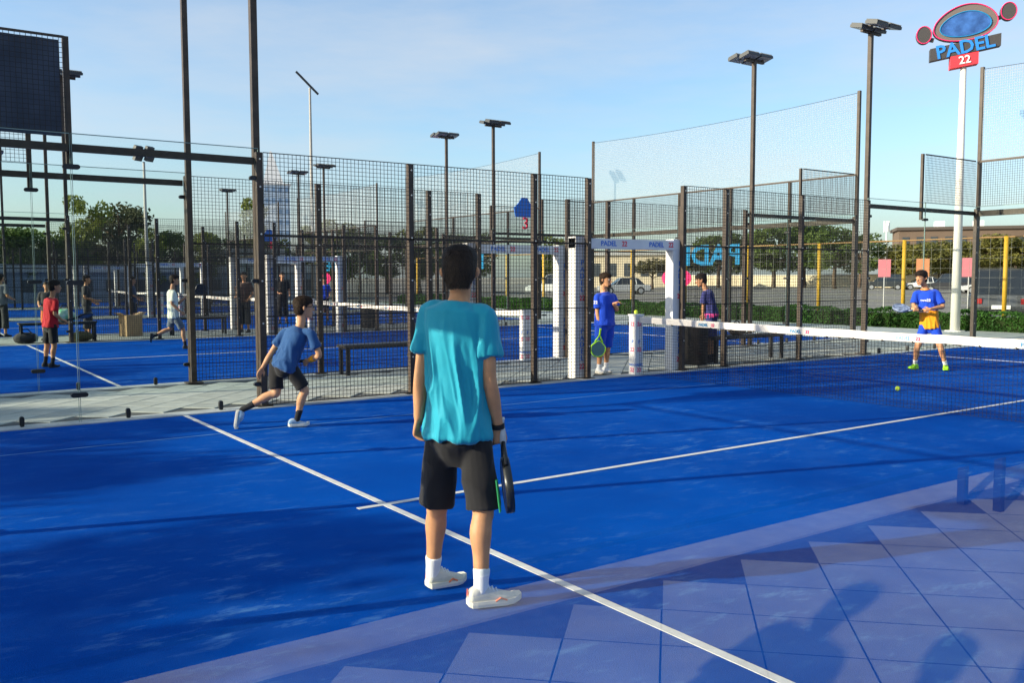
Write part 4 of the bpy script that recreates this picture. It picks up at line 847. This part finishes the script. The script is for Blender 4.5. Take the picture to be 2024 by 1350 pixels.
# ------------------------------------------------------------------ hedge, yellow fence
def leaves(n, pts, size, mtname, seed, norm=None, aspect=.55):
    g = np.random.default_rng(seed); c = np.asarray(pts, np.float32)
    a = g.normal(size=(n, 3)); a /= np.linalg.norm(a, axis=1)[:, None]; b = np.cross(a, g.normal(size=(n, 3))); b /= np.linalg.norm(b, axis=1)[:, None]
    sz = size*(.6+.8*g.random((n, 1))); q = np.stack([c-a*sz, c+b*sz*aspect, c+a*sz, c-b*sz*aspect], 1).reshape(-1, 3)
    me = bpy.data.meshes.new('leaves'); me.vertices.add(4*n); me.vertices.foreach_set('co', q.ravel()); me.loops.add(4*n); me.polygons.add(n)
    me.loops.foreach_set('vertex_index', np.arange(4*n)); me.polygons.foreach_set('loop_start', np.arange(0, 4*n, 4)); me.update(calc_edges=True); me.materials.append(mtname); return me
def leafmat(name, c1, c2):
    m = mat(name, c1, .65, .25, col2=c2, vscale=1.6); b = m.node_tree.nodes['Principled BSDF']
    n = m.node_tree.nodes; l = m.node_tree.links; tr = n.new('ShaderNodeBsdfTranslucent'); mx = n.new('ShaderNodeMixShader'); mx.inputs[0].default_value = .28
    src = b.inputs['Base Color'].links[0].from_socket; l.new(src, tr.inputs[0]); l.new(b.outputs[0], mx.inputs[1]); l.new(tr.outputs[0], mx.inputs[2]); l.new(mx.outputs[0], n['Material Output'].inputs[0]); return m
LF = [leafmat('leaf_green', (.075, .115, .028), (.14, .185, .045)), leafmat('leaf_light', (.12, .155, .03), (.22, .235, .05)), leafmat('leaf_grey', (.055, .065, .035), (.10, .105, .055)), leafmat('leaf_olive', (.10, .095, .04), (.16, .14, .06)), leafmat('leaf_golden', (.11, .11, .028), (.21, .19, .045))]
HG = leafmat('leaf_hedge', (.025, .075, .012), (.06, .15, .025))
TW = mat('bark', (.14, .10, .07), .9, .1, var=.25, vscale=8, bump=.5, bscale=25)
for nm, y0, y1, lb in (('hedge', 6.0, 24.0, 'clipped green hedge along the yellow fence at the right'), ('hedge', 24.6, 47.0, 'clipped green hedge seen through the white door frames')):
    Hd = thing(nm, lb, 'hedge', (25.7, 0, 0)); g = np.random.default_rng(int(y0)); n = int(1400*(y1-y0))
    yy = y0+(y1-y0)*g.random(n); top = .52+.05*np.sin(yy*2.1)+.04*np.sin(yy*5.3+1); u1 = g.random(n); sd_ = g.random(n)
    zz = np.where(sd_ < .35, top-.05*g.random(n), top*u1); xx = np.where(sd_ < .35, .7*(g.random(n)-.5), np.where(g.random(n) < .8, -.36+.07*g.random(n), .36-.07*g.random(n)))+.05*np.sin(yy*3.3)
    put('foliage', leaves(n, np.stack([xx, yy, zz], 1), .036, HG, 3), Hd, stuff=True)
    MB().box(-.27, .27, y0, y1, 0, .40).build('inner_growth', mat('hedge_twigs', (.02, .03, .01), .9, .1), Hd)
structure(sheet('grass_strip', 25.1, 26.6, 5, 50, .004, mat('dry_grass', (.06, .10, .025), .95, .1, var=.3, vscale=3, bump=.5, bscale=60), .012))
YEL = mat('yellow_paint', (.62, .36, .03), .55, .35, var=.08, vscale=4)
F = thing('boundary_fence', 'yellow posts with thin top rail standing behind the hedge', 'fence', (26.9, 0, 0))
for i in range(13):
    y = 9.6+3.15*i; MB().cyl((0, y, 0), (0, y, 2.68), .062, n=12).build('post', YEL, F, True)
MB().cyl((0, 9.6, 2.66), (0, 47.4, 2.66), .022, n=8).build('rail', mat('faded_rail', (.34, .20, .08), .6, .3), F)
wires(9.6, 47.4, .05, 2.64, .30, .30, .0022, 'yz', .0).build('chain_link', mat('galv_wire', (.25, .25, .22), .6, .4), F, stuff=True)
# ------------------------------------------------------------------ trees
TREES = [(5.9, 65.3, 4.1, 1.66, 0), (7.0, 63.2, 4.6, 1.43, 0), (8.9, 66.0, 4.7, 1.5, 0), (10.3, 64.8, 4.4, 1.26, 0), (11.6, 64.6, 6.6, 1.33, 1), (14.1, 66.2, 7.3, 1.75, 2), (15.1, 61.8, 4.6, 1.08, 1), (16.9, 63.4, 4.6, 1.26, 0), (18.0, 61.1, 4.3, 1.08, 1), (19.9, 62.6, 4.8, 1.11, 0), (23.0, 65.8, 7.0, 1.33, 1), (24.0, 63.3, 4.4, 1.07, 0), (31.4, 73.3, 5.7, 1.52, 1), (34.6, 76.3, 6.5, 1.79, 1), (34.7, 71.8, 5.5, 1.52, 0), (38.7, 74.3, 5.5, 1.7, 0), (42.3, 74.6, 6.0, 1.74, 1), (43.5, 71.6, 5.4, 1.6, 0), (47.7, 73.7, 5.8, 1.68, 0), (56.2, 72.7, 5.5, 1.75, 1), (76.5, 78.8, 3.5, 1.6, 3), (78.9, 76.5, 4.0, 2.34, 3), (95.3, 85.4, 7.0, 2.87, 0), (97.7, 82.6, 7.6, 2.73, 0), (100.0, 79.8, 8.3, 3.01, 0), (104.1, 77.9, 8.6, 3.21, 0), (99.0, 69.5, 7.5, 2.71, 0), (108.2, 72.1, 7.2, 2.48, 0), (106.3, 65.8, 5.5, 2.38, 4), (104.3, 61.5, 5.7, 2.44, 4), (111.6, 62.8, 6.0, 2.73, 4), (109.3, 58.6, 5.6, 2.5, 4), (116.7, 59.6, 6.1, 2.94, 4), (116.2, 56.2, 6.8, 3.18, 4), (115.6, 52.9, 6.7, 3.13, 4)]
def tree_mesh(kind, seed):
    g = np.random.default_rng(seed); rr = random.Random(seed)
    tr = MB(); H0 = 1.0; tops = []
    tr.tube([(0, 0, 0), (.012, .006, .2), (.0, .01, .42), (.01, 0, .62)], [.030, .024, .019, .010], 8)
    for i in range(9):
        a = i*2.4+rr.uniform(-.4, .4); z0 = .30+.035*i; L_ = rr.uniform(.16, .30); e = (math.cos(a)*L_, math.sin(a)*L_, z0+rr.uniform(.08, .24))
        tr.tube([(0, .006, z0), (e[0]*.5, e[1]*.5, z0+(e[2]-z0)*.6), e], [.012, .008, .003], 6); tops.append(e)
    pts = []; nl = 5200
    lob = []
    for i in range(26):
        a = rr.uniform(0, 6.28); q = rr.random()
        z = .34+.58*q; R_ = .34*math.sqrt(max(.05, 1-((z-.58)/.44)**2)); 
        if kind in (1,): R_ *= .8; z = .28+.68*q
        if kind == 3: z = .55+.38*q; R_ = .5*math.sqrt(max(.05, 1-((z-.62)/.40)**2))
        d = R_*math.sqrt(rr.random()); lob.append((math.cos(a)*d, math.sin(a)*d, z, rr.uniform(.07, .15)))
    w = np.array([l[3]**2 for l in lob]); w /= w.sum(); ix = g.choice(len(lob), nl, p=w); lob = np.array(lob)
    v = g.normal(size=(nl, 3)); v /= np.linalg.norm(v, axis=1)[:, None]; rad = lob[ix, 3]*(.45+.6*g.random(nl)); P_ = lob[ix, :3]+v*rad[:, None]*np.array([1.15, 1.15, .8])
    P_[:, 2] = np.clip(P_[:, 2], .18, 1.0)
    return tr.mesh('trunk', TW, True), leaves(nl, P_, .020, LF[kind], seed)
TM = {}; CNT = {}; ORD = 'first second third fourth fifth sixth seventh eighth ninth tenth eleventh twelfth thirteenth fourteenth fifteenth sixteenth seventeenth eighteenth'.split()
for i, (x, y, h, w, kd) in enumerate(TREES):
    key = (kd, i % 3)
    if key not in TM: TM[key] = tree_mesh(kd, 11*kd+(i % 3)+1)
    kn = {0: 'dark green bushy tree', 1: 'light green leafy tree', 2: 'tall grey-green tree with the widest crown', 3: 'low spreading olive-brown tree', 4: 'golden green tree'}[kd]
    where = {0: 'on the skyline', 1: 'on the skyline', 2: 'at the left', 3: 'in the car park', 4: 'behind the car park'}[kd]
    CNT[kd] = CNT.get(kd, 0)+1
    lb = kn+' '+where if kd == 2 else '%s %s, %s from the left' % (kn, where, ORD[CNT[kd]-1])
    T = thing('tree', lb, 'tree', (x, y, 0), (i*1.3) % 6.28, 'trees beyond the courts')
    s = w*(2.9 if kd != 2 else 3.2); T.scale = (s*1.25, s*1.25, h*1.04)
    put('trunk', TM[key][0], T); put('crown', TM[key][1], T, stuff=False)
# unseen trees added on the sun's side to shade the near end of the court
for i, (x, y, h, w) in enumerate(((-11, 8.0, 5.35, 1.7), (-11.4, 10.9, 5.2, 1.8), (-11, 13.9, 5.3, 1.8), (-10.8, 16.9, 5.2, 1.8), (-11.2, 19.8, 5.5, 1.8))):
    T = thing('tree', 'broad unseen tree added for shade behind the near end, %s from the camera' % ORD[i], 'tree', (x, y, 0), i*1.9, 'unseen trees added for shade'); k = (0, i % 3); T.scale = (w*2.6, w*2.6, h)
    put('trunk', TM[k][0], T); put('crown', TM[k][1], T)
# ------------------------------------------------------------------ cars
CGL = mat('car_glass', (.02, .025, .03), .12, .6); TYRE = mat('tyre', (.02, .02, .02), .8, .2); RIM = mat('wheel_rim', (.45, .45, .46), .35, .5, metal=.6); LAMPR = mat('tail_lamp', (.35, .02, .02), .3, .5); LAMPW = mat('head_lamp', (.7, .7, .7), .2, .5)
def car(label, x, y, rot, col, suv=False):
    T = thing('parked_car', label, 'car', (x, y, 0), rot, 'cars in the car park'); ln, hb, ht, w = (4.6, .95, 1.75, .93) if suv else (4.4, .82, 1.45, .88)
    paint = mat('paint_%d_%d_%d' % tuple(int(c*99) for c in col), col, .35, .5); paint.node_tree.nodes['Principled BSDF'].inputs['Coat Weight'].default_value = .6
    prof = [(-2.2, .35), (-2.25, .6), (-2.18, hb), (-1.2 if not suv else -2.0, hb+.04), (.9, hb+.02), (1.95, hb-.12), (2.2, .6), (2.2, .35)]
    b = MB(); ys = (-w, -w*.97, w*.97, w)
    b.loft([[V(px*(.985 if abs(yy) > w*.98 else 1), yy, .35+(pz-.35)*(.96 if abs(yy) > w*.98 else 1)) for px, pz in prof] for yy in ys]).build('body', paint, T)
    cab = [(-2.05, hb+.03), (-1.75, ht-.06), (-1.5, ht), (.1, ht), (.35, ht-.05), (1.05, hb+.03)] if suv else [(-1.75, hb+.03), (-1.15, ht-.05), (-.9, ht), (.15, ht), (.35, ht-.04), (1.15, hb+.0)]
    rg = []
    for yy, q in ((-w*.96, 0), (-w*.80, 1), (w*.80, 1), (w*.96, 0)):
        rg.append([V(px*(1 if q else 1.0), yy, hb+.0+(pz-hb)*(1 if q else .02)) for px, pz in cab])
    cb = MB().loft(rg).build('cabin', CGL, T)
    MB().box(cab[1][0]+.15, cab[4][0]-.05, -w*.79, w*.79, ht-.03, ht+.015).build('roof', paint, T)
    for s in (-1, 1):
        for px in (cab[1][0]+.25, -.45, cab[4][0]+.05): MB().bar((px+(.45 if px > 0 else -.12 if px < -.6 else 0), s*w*.955, hb), (px, s*w*.80, ht-.02), .07, .05).build('pillar', paint, cb)
        for px in (-1.35, 1.35):
            wh = MB().cyl((px, s*(w-.20), .33), (px, s*(w+.01), .33), .33, n=20).build('wheel', TYRE, T); MB().cyl((px, s*(w+.0), .33), (px, s*(w+.025), .33), .21, n=14).build('rim', RIM, wh)
        MB().box(-2.265, -2.20, s*w*.72-.14, s*w*.72+.14, .68, .84).build('tail_lamp', LAMPR, T); MB().box(2.12, 2.215, s*w*.70-.16, s*w*.70+.16, .58, .72).build('head_lamp', LAMPW, T)
    MB().box(-2.275, -2.24, -.26, .26, .52, .64).build('number_plate', WHITEP, T); MB().box(-2.3, -2.15, -w*.9, w*.9, .33, .48).build('bumper', BLACK, T)
    return T
car('dark grey off-roader parked behind the hedge at the right', 30.6, 14.4, .35, (.05, .055, .06), True)
car('dark blue off-roader beside the far right fence post', 33.5, 13.2, .4, (.04, .06, .10), True)
car('silver car seen beyond the shoulder of the man in blue', 53.6, 58.6, 2.6, (.42, .43, .44))
car('white van-like car seen between the door frames', 46.5, 59.5, 2.4, (.70, .70, .68), True)
car('dark car far off left of the boy in blue and orange', 92.5, 58.5, 2.2, (.03, .035, .04), True)
car('white car far off behind the head of the boy in orange', 95, 55.5, 2.3, (.7, .7, .7))
car('black van far off right of the white sign pole', 80, 44.2, 2.1, (.03, .03, .035), True)
car('pale car far off beside the yellow post', 78, 39.5, 2.2, (.55, .55, .55))
# ------------------------------------------------------------------ far buildings, boundary walls, banners
def building(label, x, y, rot, lx, ly, h, wall, roof, rows=1, cols=8, win=None):
    T = thing('building', label, 'building', (x, y, 0), rot)
    MB().box(0, lx, 0, ly, 0, h).build('wall', wall, T)
    r_ = MB().box(-.4, lx+.4, -.4, ly+.4, h, h+.5).build('roof', roof, T)
    wg = win or mat('far_window', (.05, .06, .07), .3, .5)
    for rr_ in range(rows):
        for c in range(cols):
            wx = lx*(c+.25)/cols; z0 = h*(rr_+.35)/rows
            w_ = MB().box(wx, wx+lx*.5/cols, -.06, -.005, z0, z0+h*.4/rows).build('window', wg, T)
    return r_, T
STN = mat('cream_render', (.62, .53, .38), .9, .1, var=.08, vscale=.4); BRN = mat('brown_cladding', (.15, .105, .08), .8, .2, var=.1, vscale=.3); GRY = mat('grey_render', (.45, .45, .44), .9, .1, var=.08, vscale=.3); BLG = mat('tower_glass', (.45, .56, .70), .4, .4)
r1, _ = building('long low brown building above the trees at the right', 141, 87, math.radians(-52), 26, 10, 9.2, BRN, mat('dark_roof', (.10, .08, .07), .8, .2), 2, 12)
for px in (6, 12, 21): MB().box(px, px+1.4, 3, 5, .5+9.2, 1.6+9.2).build('roof_unit', WHITEP, r1.parent)
building('low cream building seen through the white door frame', 82, 101, math.radians(-44), 16, 8, 4.6, STN, GRY, 1, 7)
building('low grey roofed building on the skyline beyond the far courts', 20, 60.5, math.radians(-14), 3, 2, 3.0, GRY, GRY, 1, 2)
building('long pale shed behind the far courts at the left', 4.0, 62.4, math.radians(-6), 22, 2.5, 1.9, mat('pale_blue_shed', (.22, .27, .32), .7, .3, var=.1, vscale=.5), GRY, 1, 14)
r2, tw = building('hazy blue and white tower on the left skyline', 112, 310, math.radians(-20), 9, 9, 34, BLG, WHITEP, 9, 4, mat('tower_window', (.22, .34, .52), .3, .5))
MB().loft([[V(0, 0, 34.5), V(7, 0, 34.5), V(7, 7, 34.5), V(0, 7, 34.5)], [V(2.5, 2.5, 46), V(3, 2.5, 46), V(3, 3, 46), V(2.5, 3, 46)]]).build('spire', WHITEP, tw)
T = thing('boundary_wall', 'low cream wall along the far side of the car park', 'wall', (112, 20, 0), math.radians(90+0))
MB().box(0, 120, 0, .3, 0, 1.7).build('wall_body', STN, T)
MB().box(-.1, 120.1, -.06, .36, 1.7, 1.82).build('coping', GRY, T)
T = thing('telecom_mast', 'slim pale telecom mast left of the brown building', 'mast', (146, 92.5, 0))
MB().cyl((0, 0, 0), (0, 0, 10.6), .16, .1).build('pole', WHITEP, T)
for a in range(3): MB().box(-.15, .15, .35, .5, 9.3, 11.2).build('antenna', WHITEP, T, rot=a*2.09)
PKB = mat('faded_pink_cloth', (.48, .16, .19), .8, .2)
for x, y, c, lb in ((40, 23.0, mat('faded_orange_cloth', (.46, .20, .10), .8, .2), 'small orange banner above the head of the boy in orange'), (40, 20.83, PKB, 'small pink banner right of the white sign pole'), (40, 24.95, PKB, 'small pink banner beside the dark mast')):
    T = thing('banner', lb, 'banner', (x, y, 0), math.radians(-60)); MB().cyl((0, .03, 0), (0, .03, 2.3), .025).build('pole', GRY, T); MB().box(-.28, .28, 0, .008, 1.5, 2.35).build('cloth', c, T)
for k, (x0, y0, x1, y1) in enumerate(((50, 20, 50, 90), (66, 20, 66, 90), (88, 20, 88, 90))):
    T = structure(MB().box(min(x0, x1), max(x0, x1)+.3, y0, y1, -.006, .10).build('parking_kerb', JOINT))
